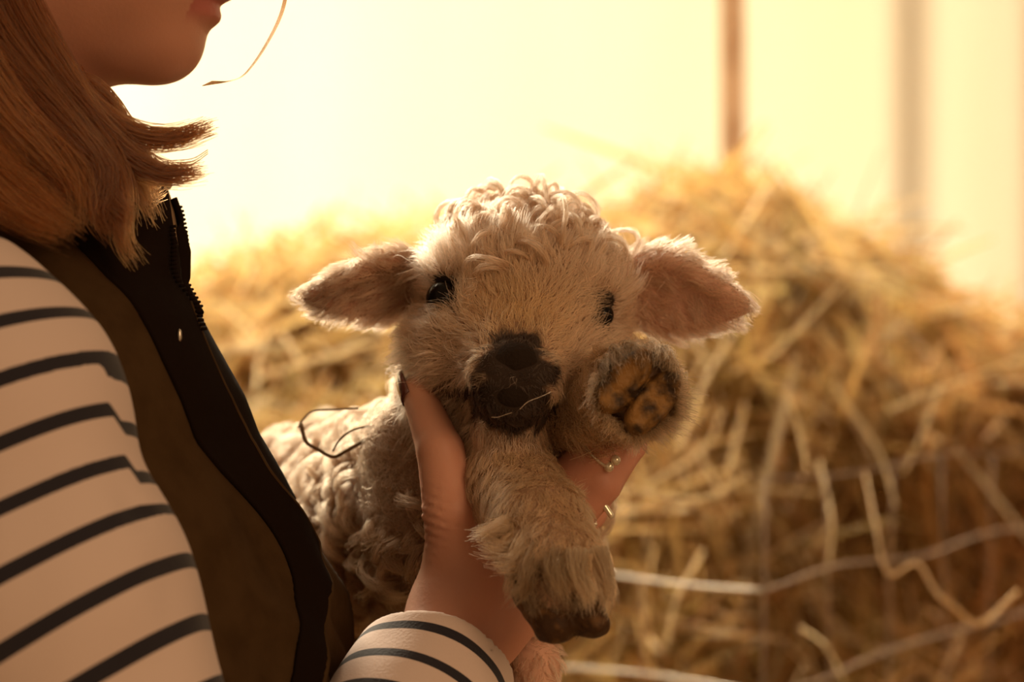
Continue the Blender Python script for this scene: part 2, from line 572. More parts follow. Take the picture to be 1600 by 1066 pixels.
# a few long pale blades that stand out
feat = [
    [Q(1225, 610, 0.95), Q(1245, 660, 0.93), Q(1262, 735, 0.95)], [Q(1470, 600, 1.2), Q(1440, 680, 1.15), Q(1410, 740, 1.15)],
    [Q(1060, 440, 1.7), Q(1130, 410, 1.6), Q(1210, 370, 1.65)], [Q(1210, 385, 1.6), Q(1290, 365, 1.55), Q(1345, 400, 1.55)],
    [Q(1270, 410, 1.5), Q(1330, 420, 1.45), Q(1395, 440, 1.45)], [Q(1200, 560, 1.3), Q(1260, 500, 1.3), Q(1320, 440, 1.35)],
    [Q(960, 760, 1.1), Q(1090, 780, 1.0), Q(1170, 740, 1.0)], [Q(1250, 980, 0.95), Q(1290, 1010, 0.9), Q(1320, 1066, 0.9)],
    [Q(1390, 640, 1.2), Q(1460, 610, 1.2), Q(1600, 560, 1.4)], [Q(1560, 530, 1.5), Q(1600, 500, 1.5), Q(1680, 470, 1.5)],
    [Q(400, 590, 1.15), Q(480, 565, 1.1), Q(600, 530, 1.15)], [Q(400, 610, 1.1), Q(405, 560, 1.15), Q(425, 510, 1.2)],
    [Q(440, 520, 1.3), Q(470, 570, 1.25), Q(480, 610, 1.25)], [Q(1100, 860, 1.05), Q(1060, 930, 0.95), Q(1040, 1010, 0.95)],
    [Q(1010, 760, 1.1), Q(1100, 700, 1.1), Q(1130, 640, 1.2)], [Q(1280, 720, 1.1), Q(1300, 820, 1.0), Q(1290, 900, 1.0)],
    [Q(1005, 230, 1.9), Q(1030, 262, 1.9), Q(1060, 300, 1.85)], [Q(1320, 345, 1.8), Q(1390, 330, 1.85), Q(1450, 305, 1.85)],
    [Q(1060, 700, 1.1), Q(1120, 560, 1.2), Q(1200, 450, 1.4)], [Q(1300, 600, 1.2), Q(1370, 700, 1.15), Q(1400, 790, 1.1)],
]
FP = np.stack([catmull(f, K) for f in feat])
FR = rng.uniform(0.0014, 0.0024, (len(feat), 1)) * np.linspace(1, 0.6, K)[None]
FC = np.tile([[0.72, 0.55, 0.30]], (len(feat), 1))
curves_obj('hay_stalks', np.concatenate([P, FP]), np.concatenate([R, FR]), M_STRAW, heap, np.concatenate([C, FC]))

# ------------------------------------------------------------------ wire fence, corner towards the camera
fence = tag(empty('wire_fence'), 'galvanised wire mesh fence in front of the hay heap, its corner towards us', 'fence')
cor = np.array([0.222, 0.80]); lft = np.array([-0.75, 1.12]); lf0 = cor + (np.array([0.099, 0.961]) - cor)
ldir = unit(np.array([-0.135, 0.13])); rdir = unit(np.array([0.379, 0.605]))


def fpt(s, z):
    """distance s along the fence, negative on the left panel"""
    d = ldir * (-s) if s < 0 else rdir * s
    b = 0.003 * math.sin(s * 19 + z * 7)
    return np.array([cor[0] + d[0] + b, cor[1] + d[1] - b, z + 0.004 * math.sin(s * 13 + z * 30)])


for z in (0.10, 0.22, 0.34, 0.46, 0.58, 0.70, 0.82, 0.935, 1.03):
    for sgn, nm in ((-1, 'left'), (1, 'right')):
        path = [fpt(sgn * s, z) for s in np.linspace(0.001, 0.42 if sgn < 0 else 0.95, 24)]
        v, f = tube(path, 0.0019 if sgn < 0 else 0.0016, 6)
        mesh_obj('horizontal_wire', v, f, M_WIRE if sgn < 0 else M_WIRE_DULL, fence)
path = [fpt(s, 1.125) for s in np.linspace(0.0, 0.95, 24)]
v, f = tube(path, 0.0010, 6)
mesh_obj('horizontal_wire', v, f, M_WIRE_DULL, fence)
for s in (-0.40, -0.27, -0.135, 0.0, 0.15, 0.30, 0.45, 0.60, 0.75, 0.90):
    path = [fpt(s, z) + np.array([0, -0.003, 0]) for z in np.linspace(0.0, 1.125 if s >= 0 else 1.03, 16)]
    v, f = tube(path, 0.0014 if s == 0 else 0.0010, 6)
    mesh_obj('vertical_wire', v, f, M_WIRE_DULL, fence)

# a bright crooked stem that pokes out through the fence
stem = catmull([Q(1352, 740, 0.98), Q(1368, 820, 0.90), Q(1388, 897, 0.86), Q(1432, 880, 0.86), Q(1462, 925, 0.84), Q(1490, 948, 0.83), Q(1532, 975, 0.83), Q(1590, 925, 0.86)], 40)
v, f = tube(stem, np.linspace(0.0012, 0.0024, 40), 6)
tag(mesh_obj('hay_wisp', v, f, M_STRAW, col=(0.74, 0.55, 0.32)), 'pale crooked hay stem poking out through the right side of the fence', 'hay wisp')

# ------------------------------------------------------------------ person
person = tag(empty('person'), 'person in striped top and dark gilet holding the lamb up in one hand', 'person')
YC = 0.03
C_END = np.array([-0.034, -0.020, 1.086])            # middle of the cuff opening
FAX = unit([0.25, 0.72, 0.64])                        # direction of the forearm
ELB = np.array([-0.105, -0.178, 0.950])
WRI = np.array([-0.024, 0.002, 1.108])
SHO = np.array([-0.245, -0.138, 1.240])


def fing(p, pts, rs):
    d = rc(p, pts[0], pts[1], rs[0], rs[1])
    for i in range(1, len(pts) - 1):
        d = smin(d, rc(p, pts[i], pts[i + 1], rs[i], rs[i + 1]), 0.002)
    return d


THUMB = [Q(722, 890, 0.004), Q(706, 800, -0.004), Q(688, 705, 0.006), Q(652, 612, 0.030)]
INDEX = [Q(850, 785, 0.020), Q(932, 705, 0.012), Q(985, 640, 0.028), Q(985, 600, 0.05)]
MIDDLE = [Q(874, 828, 0.022), Q(940, 756, 0.018), Q(983, 694, 0.030), Q(985, 650, 0.055)]
RING = [Q(866, 855, 0.030), Q(920, 800, 0.045), Q(950, 745, 0.075)]
LITTLE = [Q(850, 885, 0.030), Q(890, 850, 0.052), Q(915, 800, 0.080)]


def f_hand(p):
    d = rc(p, ELB, WRI, 0.036, 0.0255)
    palm = rc(p, WRI, Q(845, 800, 0.022), 0.024, 0.0155)
    palm = smin(palm, rc(p, WRI, Q(856, 872, 0.028), 0.024, 0.0135), 0.015)
    palm = smin(palm, rc(p, WRI + np.array([0.012, 0.004, 0.0]), Q(846, 925, 0.02), 0.024, 0.014), 0.012)
    palm = smin(palm, rc(p, WRI, Q(722, 880, 0.004), 0.024, 0.018), 0.015)
    d = smin(d, palm, 0.012)
    d = smin(d, fing(p, THUMB, [0.0175, 0.0150, 0.0122, 0.0086]), 0.008)
    d = smin(d, fing(p, INDEX, [0.0118, 0.0105, 0.0092, 0.0078]), 0.004)
    d = smin(d, fing(p, MIDDLE, [0.0118, 0.0105, 0.0092, 0.0078]), 0.0035)
    d = smin(d, fing(p, RING, [0.011, 0.0098, 0.0078]), 0.0035)
    d = smin(d, fing(p, LITTLE, [0.0098, 0.0082, 0.0068]), 0.0035)
    # skin folds at the base of the thumb
    w = np.exp(-((p[:, 0] + 0.042) / 0.014) ** 2 - ((p[:, 2] - 1.158) / 0.018) ** 2)
    d = d + 0.0010 * w * np.sin(p[:, 2] * 1250 + p[:, 0] * 400)
    return d


def f_head(p):
    y = YC
    q = p.copy(); q[:, 1] = YC + np.abs(p[:, 1] - YC)
    d = ell(p, (-0.262, y, 1.545), (0.098, 0.074, 0.092))
    d = smin(d, ell(p, (-0.212, y, 1.470), (0.056, 0.058, 0.075)), 0.03)
    d = smin(d, rc(q, (-0.190, y + 0.004, 1.4105), (-0.262, y + 0.045, 1.432), 0.0185, 0.019), 0.025)
    d = smin(d, ell(p, (-0.184, y, 1.4075), (0.0190, 0.021, 0.0190)), 0.012)
    d = smin(d, ell(p, (-0.235, y, 1.425), (0.060, 0.046, 0.034)), 0.02)
    d = smin(d, ell(q, (-0.205, y + 0.036, 1.455), (0.034, 0.022, 0.034)), 0.02)      # cheeks
    d = smin(d, ell(p, (-0.186, y, 1.440), (0.0315, 0.031, 0.028)), 0.012)
    d = smin(d, ell(p, (-0.1660, y, 1.4225), (0.0120, 0.019, 0.0066)), 0.004)         # lower lip
    d = smin(d, ell(p, (-0.1600, y, 1.4355), (0.0140, 0.020, 0.0066)), 0.004)         # upper lip
    d = smin(d, rc(p, (-0.158, y, 1.500), (-0.132, y, 1.462), 0.008, 0.010), 0.010)   # nose
    d = smin(d, ell(q, (-0.146, y + 0.009, 1.458), (0.010, 0.007, 0.007)), 0.006)
    d = smin(d, ell(p, (-0.158, y, 1.515), (0.014, 0.045, 0.012)), 0.014)             # brow
    d = smax(d, -ell(q, (-0.150, y + 0.032, 1.497), (0.016, 0.015, 0.011)), 0.008)    # eye sockets
    lid = ell(q, (-0.1715, y + 0.031, 1.497), (0.0132, 0.0145, 0.0132))                # lids with an almond opening
    lid = smax(lid, -ell(q, (-0.157, y + 0.033, 1.4965), (0.012, 0.0125, 0.0044)), 0.001)
    d = smin(d, lid, 0.003)
    d = smin(d, ell(q, (-0.262, y + 0.076, 1.487), (0.017, 0.006, 0.030)), 0.004)     # ears
    d = smin(d, rc(p, (-0.268, y, 1.44), (-0.290, y, 1.27), 0.048, 0.055), 0.02)      # neck
    return d


def f_body(p):
    d = f_head(p)
    d = smin(d, ell(p, (-0.285, 0.01, 1.19), (0.085, 0.145, 0.10)), 0.03)
    d = smin(d, rc(p, (-0.275, 0.01, 1.18), (-0.21, 0.01, 0.93), 0.095, 0.11), 0.04)
    d = smin(d, rc(p, SHO, ELB, 0.036, 0.034), 0.02)
    far = np.array([-0.262, 0.17, 1.235])
    d = smin(d, rc(p, far, (-0.22, 0.24, 1.0), 0.042, 0.036), 0.02)
    d = smin(d, rc(p, (-0.22, 0.24, 1.0), (-0.11, 0.26, 0.985), 0.036, 0.025), 0.02)
    # far hand, palm up under the lamb: palm, four fingers and a thumb
    d = smin(d, ell(p, (-0.075, 0.262, 0.990), (0.048, 0.040, 0.015)), 0.015)
    for k, (dy, l_, r_) in enumerate(((-0.030, 0.066, 0.0088), (-0.010, 0.074, 0.0092), (0.010, 0.070, 0.0090), (0.029, 0.055, 0.0078))):
        b0 = np.array([-0.040, 0.262 + dy * 0.95, 0.991])
        b1 = b0 + np.array([l_ * 0.5, dy * 0.10, 0.004])
        b2 = b1 + np.array([l_ * 0.42, dy * 0.05, 0.020])
        d = smin(d, fing(p, [b0, b1, b2], [r_ * 1.1, r_, r_ * 0.85]), 0.004)
    d = smin(d, fing(p, [np.array([-0.090, 0.228, 0.994]), np.array([-0.065, 0.206, 1.002]), np.array([-0.039, 0.198, 1.012])], [0.014, 0.0115, 0.0090]), 0.008)
    d = smin(d, f_hand(p), 0.01)
    return d


BV, BF = sdf_mesh(f_body, (-0.42, -0.26, 0.80), (0.12, 0.32, 1.66), 0.002)
skin = np.array([0.53, 0.265, 0.175])
col = np.tile(skin, (len(BV), 1))
col *= (1 + 0.06 * vnoise(BV, 60, 4))[:, None]
lipm = np.exp(-((BV[:, 2] - 1.4285) / 0.0105) ** 4) * (BV[:, 0] > -0.178) * (np.abs(BV[:, 1] - YC) < 0.024)
col = col * (1 - lipm[:, None]) + np.array([0.42, 0.13, 0.10]) * lipm[:, None]
col[BV[:, 2] > 1.37] *= np.array([0.86, 0.80, 0.78])  # face darkened: shade of its backlit side is put into the colour
hand_m = np.clip((BV[:, 0] + 0.06) / 0.05, 0, 1)
col = col * (1 - hand_m[:, None] * np.array([0.0, 0.08, 0.06]))
mesh_obj('body', BV, BF, M_SKIN, person, col)

# eyes of the person (above the frame) and her thumb nail
for s in (-1, 1):
    ec = np.array([-0.1715, YC + 0.031 * s, 1.497])
    v, f = sdf_mesh(lambda p: ell(p, ec, (0.0118, 0.0118, 0.0118)), ec - 0.018, ec + 0.018, 0.0015)
    eb = mesh_obj('eye', v, f, M_SCLERA, person)
    ic = ec + np.array([0.0098, 0.0, -0.001])
    v, f = sdf_mesh(lambda p: ell(p, ic, (0.0026, 0.0048, 0.0048)), ic - 0.008, ic + 0.008, 0.0008)
    mesh_obj('iris', v, f, M_EYE, eb)

nd = unit(THUMB[3] - THUMB[2]); out = unit(np.array([-0.8, -0.15, -0.2])); out = unit(out - (out @ nd) * nd); sd = np.cross(nd, out)
nv = []
for i in range(9):
    for j in range(7):
        u = i / 8; th = (j / 6 - 0.5) * 1.9
        c0 = THUMB[3] + nd * (-0.004 + 0.017 * u)
        r = 0.0094 * (1 - 0.25 * u ** 3)
        w_ = math.sin(math.pi * min(1, 0.25 + u * 0.75) * 0.5 + 0.0) if u < 0.3 else 1.0
        nv.append(c0 + r * (out * math.cos(th) + sd * math.sin(th) * (1 - 0.3 * u ** 4)))
nf = [(i * 7 + j, (i + 1) * 7 + j, (i + 1) * 7 + j + 1, i * 7 + j + 1) for i in range(8) for j in range(6)]
nail = mesh_obj('thumb_nail', nv, nf, M_NAIL, person)
md = nail.modifiers.new('thick', 'SOLIDIFY'); md.thickness = 0.0012; md.offset = 0
nail['label'] = 'dark nail on the thumb beside the lamb\'s jaw'


# ---- sleeve
CUT = C_END
ARM = catmull([(-0.262, -0.125, 1.330), (-0.242, -0.140, 1.240), (-0.198, -0.155, 1.140), (-0.130, -0.170, 1.030), (-0.055, -0.180, 0.930)], 60)
FORE = np.array([ELB + (C_END - ELB) * t_ for t_ in np.linspace(0, 1, 40)])


def f_sleeve_raw(p, g=0.0):
    d = rc(p, (-0.285, -0.105, 1.205), (-0.256, -0.138, 1.246), 0.056 + g, 0.052 + g)
    d = smin(d, rc(p, (-0.256, -0.138, 1.246), (-0.234, -0.145, 1.220), 0.052 + g, 0.056 + g), 0.02)
    d = smin(d, rc(p, (-0.234, -0.145, 1.220), (-0.203, -0.155, 1.140), 0.056 + g, 0.056 + g), 0.02)
    d = smin(d, rc(p, (-0.203, -0.155, 1.140), (-0.164, -0.170, 1.030), 0.056 + g, 0.054 + g), 0.02)
    d = smin(d, rc(p, (-0.164, -0.170, 1.030), ELB, 0.054 + g, 0.050 + g), 0.02)
    d = smin(d, rc(p, ELB, C_END + FAX * 0.03, 0.050 + g, 0.0385 + g), 0.015)
    return d


def f_sleeve(p):
    d = f_sleeve_raw(p)
    # soft folds: a deep crease at the armpit, drag lines below it
    n = vnoise(p, 14, 31)
    d = d + (0.0040 * n + 0.0022 * vnoise(p @ np.array([[1, 0, 0.5], [0, 1, 0], [-0.4, 0, 0.5]], np.float32), 38, 33)) * np.clip((1.30 - p[:, 2]) * 6, 0, 1)
    c1 = rc(p, Q(150, 600, -0.20), Q(232, 775, -0.19), 0.0015, 0.0035)
    d = smax(d, -(c1 - 0.004), 0.012)
    plane = (p - C_END) @ FAX.astype(np.float32)
    d = smax(d, np.where(p[:, 0] > -0.12, plane, -1.0), 0.003)
    inner = rc(p, ELB, C_END + FAX * 0.05, 0.046, 0.0345)
    near = (p - C_END) @ FAX > -0.045
    d = np.where(near, smax(d, -inner, 0.002), d)
    return d


SV, SF = sdf_mesh(f_sleeve, (-0.38, -0.27, 0.86), (0.05, 0.06, 1.34), 0.002)
allax = np.vstack([ARM, FORE[1:]])
seg = np.linalg.norm(np.diff(allax, axis=0), axis=1)
cum = np.concatenate([[0], np.cumsum(seg)])
# arc coordinate by projection on the nearest stretch of the axis
stripe = np.zeros(len(SV))
tangs = unit(np.gradient(allax, axis=0))
upper = ((SV - C_END) @ FAX < -0.12) | (SV[:, 0] < -0.11)
nA = len(ARM)
for msk, rngi in ((upper, range(0, nA)), (~upper, range(nA - 1, len(allax)))):
    idx = np.array(list(rngi))
    pts = SV[msk]
    best = np.full(len(pts), 1e9); val = np.zeros(len(pts))
    for i in idx:
        dd = np.linalg.norm(pts - allax[i], axis=1)
        m_ = dd < best
        best[m_] = dd[m_]
        val[m_] = cum[i] + ((pts[m_] - allax[i]) @ tangs[i])
    stripe[msk] = val
PITCH = 0.0262
mfront = (SV[:, 0] > Q(150, 0, -0.2)[0]) & (SV[:, 2] > 1.17)
stripe = stripe + 0.003 * vnoise(SV, 12, 8)
# fabric forward of the crease at the armpit has slipped up by a third of a stripe
sx, sz = proj(SV)
slip = np.clip((sx - np.interp(sz, [560, 775], [150, 215])) / 10, 0, 1) * np.clip((sz - 560) / 40, 0, 1) * np.clip((790 - sz) / 20, 0, 1)
svals = stripe / PITCH - 0.35 * slip
OFF_UP, OFF_FORE = -0.33, 0.78
svals = np.where(upper, svals + OFF_UP, (stripe - cum[-1]) / 0.0218 + OFF_FORE)
mesh_obj('striped_sleeve', SV, SF, M_STRIPE, person, attrs={'stripe': svals})

# ---- gilet: lofted round the torso
ZL = np.array([1.335, 1.318, 1.300, 1.281, 1.264, 1.241, 1.221, 1.2015, 1.178, 1.1586, 1.139, 1.115, 1.074, 1.00, 0.90, 0.80])
XF = np.array([-0.186, -0.180, -0.1765, -0.1755, -0.165, -0.1535, -0.1436, -0.137, -0.122, -0.112, -0.102, -0.088, -0.078, -0.07, -0.07, -0.07])
AA = np.array([0.066, 0.068, 0.070, 0.078, 0.092, 0.105, 0.114, 0.120, 0.128, 0.134, 0.140, 0.150, 0.155, 0.16, 0.165, 0.17])
BBh = np.array([0.064, 0.068, 0.080, 0.112, 0.142, 0.158, 0.163, 0.165, 0.166, 0.166, 0.166, 0.166, 0.168, 0.172, 0.175, 0.18])
GY = 0.010


def gpt(th, z, off=0.0):
    """th in radians, 0 = front, negative = near side"""
    xf = np.interp(z, ZL[::-1], XF[::-1]); a_ = np.interp(z, ZL[::-1], AA[::-1]); b_ = np.interp(z, ZL[::-1], BBh[::-1])
    ft = np.sin(th * 5 + z * 22) * 0.0035 + np.sin(th * 11 - z * 35) * 0.0024 + 0.0035 * np.sin(th * 16 + z * 26 + 1.2 * np.sin(z * 40)) * np.clip((1.20 - z) * 9, 0, 1)
    ft = ft * np.clip((1.27 - z) * 12, 0, 1)
    a2, b2 = a_ + off + ft, b_ + off + ft
    cy = GY + (YC - GY) * np.clip((z - 1.26) / 0.05, 0, 1)
    return np.stack([xf - a_ + a2 * np.cos(th), cy + b2 * np.sin(th), z + 0 * th], -1)


def theta_at(px, z):
    """angle on the near side whose image column is px at height z"""
    ths = np.linspace(-1.75, 0.2, 400)
    x, _ = proj(gpt(ths, np.full(400, z)))
    k = np.argmin(np.abs(x - px))
    return ths[k]


def curve_px(pts):
    pts = np.array(pts, float)
    return lambda z: np.interp(533 - (z - 1.25) * 3120, pts[:, 1], pts[:, 0])


edge_px = curve_px([(240, 300), (258, 400), (268, 450), (292, 520), (345, 640), (375, 690), (395, 740), (440, 790), (480, 860), (492, 930), (482, 1066), (480, 1500)])
navy_px = curve_px([(60, 340), (110, 385), (200, 480), (258, 600), (300, 700), (385, 790), (430, 860), (450, 930), (440, 1066), (440, 1500)])
zs = np.linspace(0.82, 1.335, 150)
TE = np.array([theta_at(edge_px(z), z) for z in zs]); TN = np.array([theta_at(navy_px(z), z) for z in zs])
ker = np.ones(7) / 7
TE = np.convolve(np.pad(TE, 3, 'edge'), ker, 'valid'); TN = np.convolve(np.pad(TN, 3, 'edge'), ker, 'valid')
TN = np.minimum(TN, TE - 0.10)


def loft(name, t0, t1, mat, off, parent, nu=60, zsel=None, thick=0.003):
    sel = np.ones(len(zs), bool) if zsel is None else (zs >= zsel[0]) & (zs <= zsel[1])
    z_ = zs[sel]; a0 = np.broadcast_to(t0, zs.shape)[sel]; a1 = np.broadcast_to(t1, zs.shape)[sel]
    u = np.linspace(0, 1, nu)
    TH = a0[:, None] + (a1 - a0)[:, None] * u[None]
    ZZ = np.repeat(z_[:, None], nu, 1)
    V = gpt(TH.ravel(), ZZ.ravel(), off)
    i, j = np.meshgrid(np.arange(len(z_) - 1), np.arange(nu - 1), indexing='ij')
    F = np.stack([i * nu + j, i * nu + j + 1, (i + 1) * nu + j + 1, (i + 1) * nu + j], -1).reshape(-1, 4)
    o = mesh_obj(name, V, F, mat, parent)
    m = o.modifiers.new('thick', 'SOLIDIFY'); m.thickness = thick; m.offset = 0
    return o


gilet = loft('gilet', -3.10, TE, M_GILET, 0.004, person, 110)
gilet['label'] = 'dark olive brown gilet with navy front bands'
far_p = loft('far_front_panel', TE - 0.12, 3.14, M_GILET, -0.004, gilet, 90)
loft('front_band', TN, TE + 0.004, M_NAVY, 0.0065, gilet, 30)
loft('front_band', TE - 0.05, 0.35, M_NAVY, -0.001, gilet, 30, zsel=(1.165, 1.30))
loft('collar_lining', -1.6, 0.02, M_LINING, 0.0010, gilet, 40, zsel=(1.262, 1.333), thick=0.002)


def edge_tube(name, th, off, r, mat, z0, z1, parent):
    sel = (zs >= z0) & (zs <= z1)
    pth = gpt(np.broadcast_to(th, zs.shape)[sel], zs[sel], off)
    v, f = tube(pth, r, 8)
    return mesh_obj(name, v, f, mat, parent)


edge_tube('edge_piping', TE + 0.004, 0.006, 0.0024, M_GILET, 0.83, 1.272, gilet)
# collar rim and zip teeth
rim = gpt(np.linspace(-3.1, -0.05, 60), np.full(60, 1.333), 0.003)
v, f = tube(rim, 0.0034, 8)
mesh_obj('collar_rim', v, f, M_GILET, gilet)
zt = []
zsr = np.arange(1.268, 1.322, 0.0022)
for k, z in enumerate(zsr):
    c = gpt(np.array([-0.02]), np.array([z]), 0.0045)[0]
    v, f = tube([c + np.array([-0.001, -0.0022, 0]), c + np.array([0.0016, 0, 0.0002]), c + np.array([-0.001, 0.0022, 0])], 0.0008, 6)
    zt.append((v, f))
    th2 = theta_at(edge_px(z) - 4, z)
    c = gpt(np.array([th2]), np.array([z - 0.012]), 0.010)[0]
    v, f = tube([c + np.array([-0.0015, -0.0015, 0]), c + np.array([0.0015, -0.001, 0.0002])], 0.0008, 6)
    zt.append((v, f))
v, f = merge(zt)
tag(mesh_obj('zip_teeth', v, f, M_NAVY, gilet), kind='stuff')
tape = gpt(np.full(30, -0.06), np.linspace(1.265, 1.325, 30), 0.004)
v, f = tube(tape, 0.0045, 8, flat=0.4); mesh_obj('zip_tape', v, f, M_NAVY, gilet)
# press stud
c = gpt(np.array([theta_at(257, 1.2525)]), np.array([1.2525]), 0.009)[0]
v, f = sdf_mesh(lambda p: ell(p, c, (0.0012, 0.0012, 0.0036)), c - 0.008, c + 0.008, 0.0006)
mesh_obj('press_stud', v, f, M_SILVER, gilet)

# striped top inside the collar
loft('striped_collar', -2.2, -0.1, M_LINING, -0.010, person, 40, zsel=(1.27, 1.325), thick=0.003)

# trousers and boots, below the frame
def f_tr(p):
    d = rc(p, (-0.225, 0.0, 0.90), (-0.225, 0.0, 0.82), 0.13, 0.13)
    for s in (-1, 1):
        d = smin(d, rc(p, (-0.22, 0.085 * s, 0.80), (-0.23, 0.10 * s, 0.12), 0.085, 0.055), 0.03)
    return d


v, f = sdf_mesh(f_tr, (-0.40, -0.22, 0.0), (-0.05, 0.22, 1.06), 0.006)
mesh_obj('trousers', v, f, M_TROUSER, person)
for s in (-1, 1):
    v, f = sdf_mesh(lambda p: smin(rc(p, (-0.24, 0.10 * s, 0.06), (-0.10, 0.11 * s, 0.045), 0.052, 0.042), rc(p, (-0.23, 0.10 * s, 0.30), (-0.24, 0.10 * s, 0.06), 0.062, 0.052), 0.02),
                    (-0.33, 0.10 * s - 0.09, -0.03), (-0.03, 0.10 * s + 0.09, 0.40), 0.005)
    v[:, 2] = np.maximum(v[:, 2], 0.0)
    mesh_obj('boot', v, f, M_BOOT, person)


# rings
def ring(cpt, axis, r, tube_r, name='finger_ring'):
    axis = unit(axis)
    a_ = unit(np.cross(axis, [0.1, 0.3, 1])); b_ = np.cross(axis, a_)
    th = np.linspace(0, 2 * math.pi, 33)
    pth = cpt + r * (np.cos(th)[:, None] * a_ + np.sin(th)[:, None] * b_)
    v, f = tube(pth, tube_r, 8)
    return mesh_obj(name, v, f, M_SILVER, person), a_, b_


c1 = INDEX[1] + (INDEX[1] - INDEX[0]) * -0.02
r1, a_, b_ = ring(c1, INDEX[1] - INDEX[0], 0.0112, 0.0009)
r1['label'] = 'thin textured silver ring with two pale stones'
fwd = unit(INDEX[1] - INDEX[0])
st = []
for k, (dx, dz) in enumerate(((0.0045, 0.0018), (0.0030, -0.0022))):
    pos = c1 + unit(np.array([0.75, -0.62, -0.50])) * 0.0122 + fwd * (0.0025 * (1 - 2 * k))
    v, f = sdf_mesh(lambda p: ell(p, pos, (0.0027, 0.0024, 0.0029)), pos - 0.005, pos + 0.005, 0.0005)
    mesh_obj('stone', v, f, M_STONE, r1)
for k in range(12):
    th = 3.6 + k * 0.16
    pass
c2 = MIDDLE[0] * 0.55 + MIDDLE[1] * 0.45
r2, a_, b_ = ring(c2, MIDDLE[1] - MIDDLE[0], 0.0120, 0.0011)
r2['label'] = 'small silver ring with a leaf shaped bezel'
pos = c2 + unit(np.array([0.9, -0.3, -0.5])) * 0.0128
pos = Q(949, 797, 0.014)
v, f = sdf_mesh(lambda p: rc(p, pos + np.array([-0.002, 0, 0.003]), pos + np.array([0.002, 0, -0.003]), 0.0016, 0.0016), pos - 0.007, pos + 0.007, 0.0006)
mesh_obj('bezel', v, f, M_STONE, r2)

# ---- hair in locks
def lock(pts, n, r0, r1, seed, K=16, spread_len=0.12, wave=0.0015, flat=1.0, div=0.0):
    g = catmull(pts, K)
    T = unit(np.gradient(g, axis=0))
    A = unit(np.cross(T, [0.1, 1.0, 0.15])); B = np.cross(T, A)
    r = np.random.default_rng(seed)
    ang = r.uniform(0, 2 * math.pi, n); rr = np.sqrt(r.random(n))
    t = np.linspace(0, 1, K)
    rad = r0 + (r1 - r0) * t ** 1.2
    off = rr[:, None, None] * rad[None, :, None] * (np.cos(ang)[:, None, None] * A[None] + flat * np.sin(ang)[:, None, None] * B[None])
    ph = r.uniform(0, 6.28, (n, 1)); fq = r.uniform(4, 9, (n, 1))
    w = wave * np.sin(fq * t[None] + ph)
    S = g[None] + off + w[..., None] * A[None] + (wave * 0.7 * np.cos(fq * 0.8 * t[None] + ph * 1.7))[..., None] * B[None]
    S = S + div * (t ** 2)[None, :, None] * r.normal(size=(n, 1, 3))
    # shorten each strand a little
    e = 1 - spread_len * r.random(n)
    tt = t[None] * e[:, None] * (K - 1)
    i = np.minimum(tt.astype(int), K - 2); f = (tt - i)[..., None]
    rows = np.arange(n)[:, None]
    return S[rows, i] * (1 - f) + S[rows, i + 1] * f


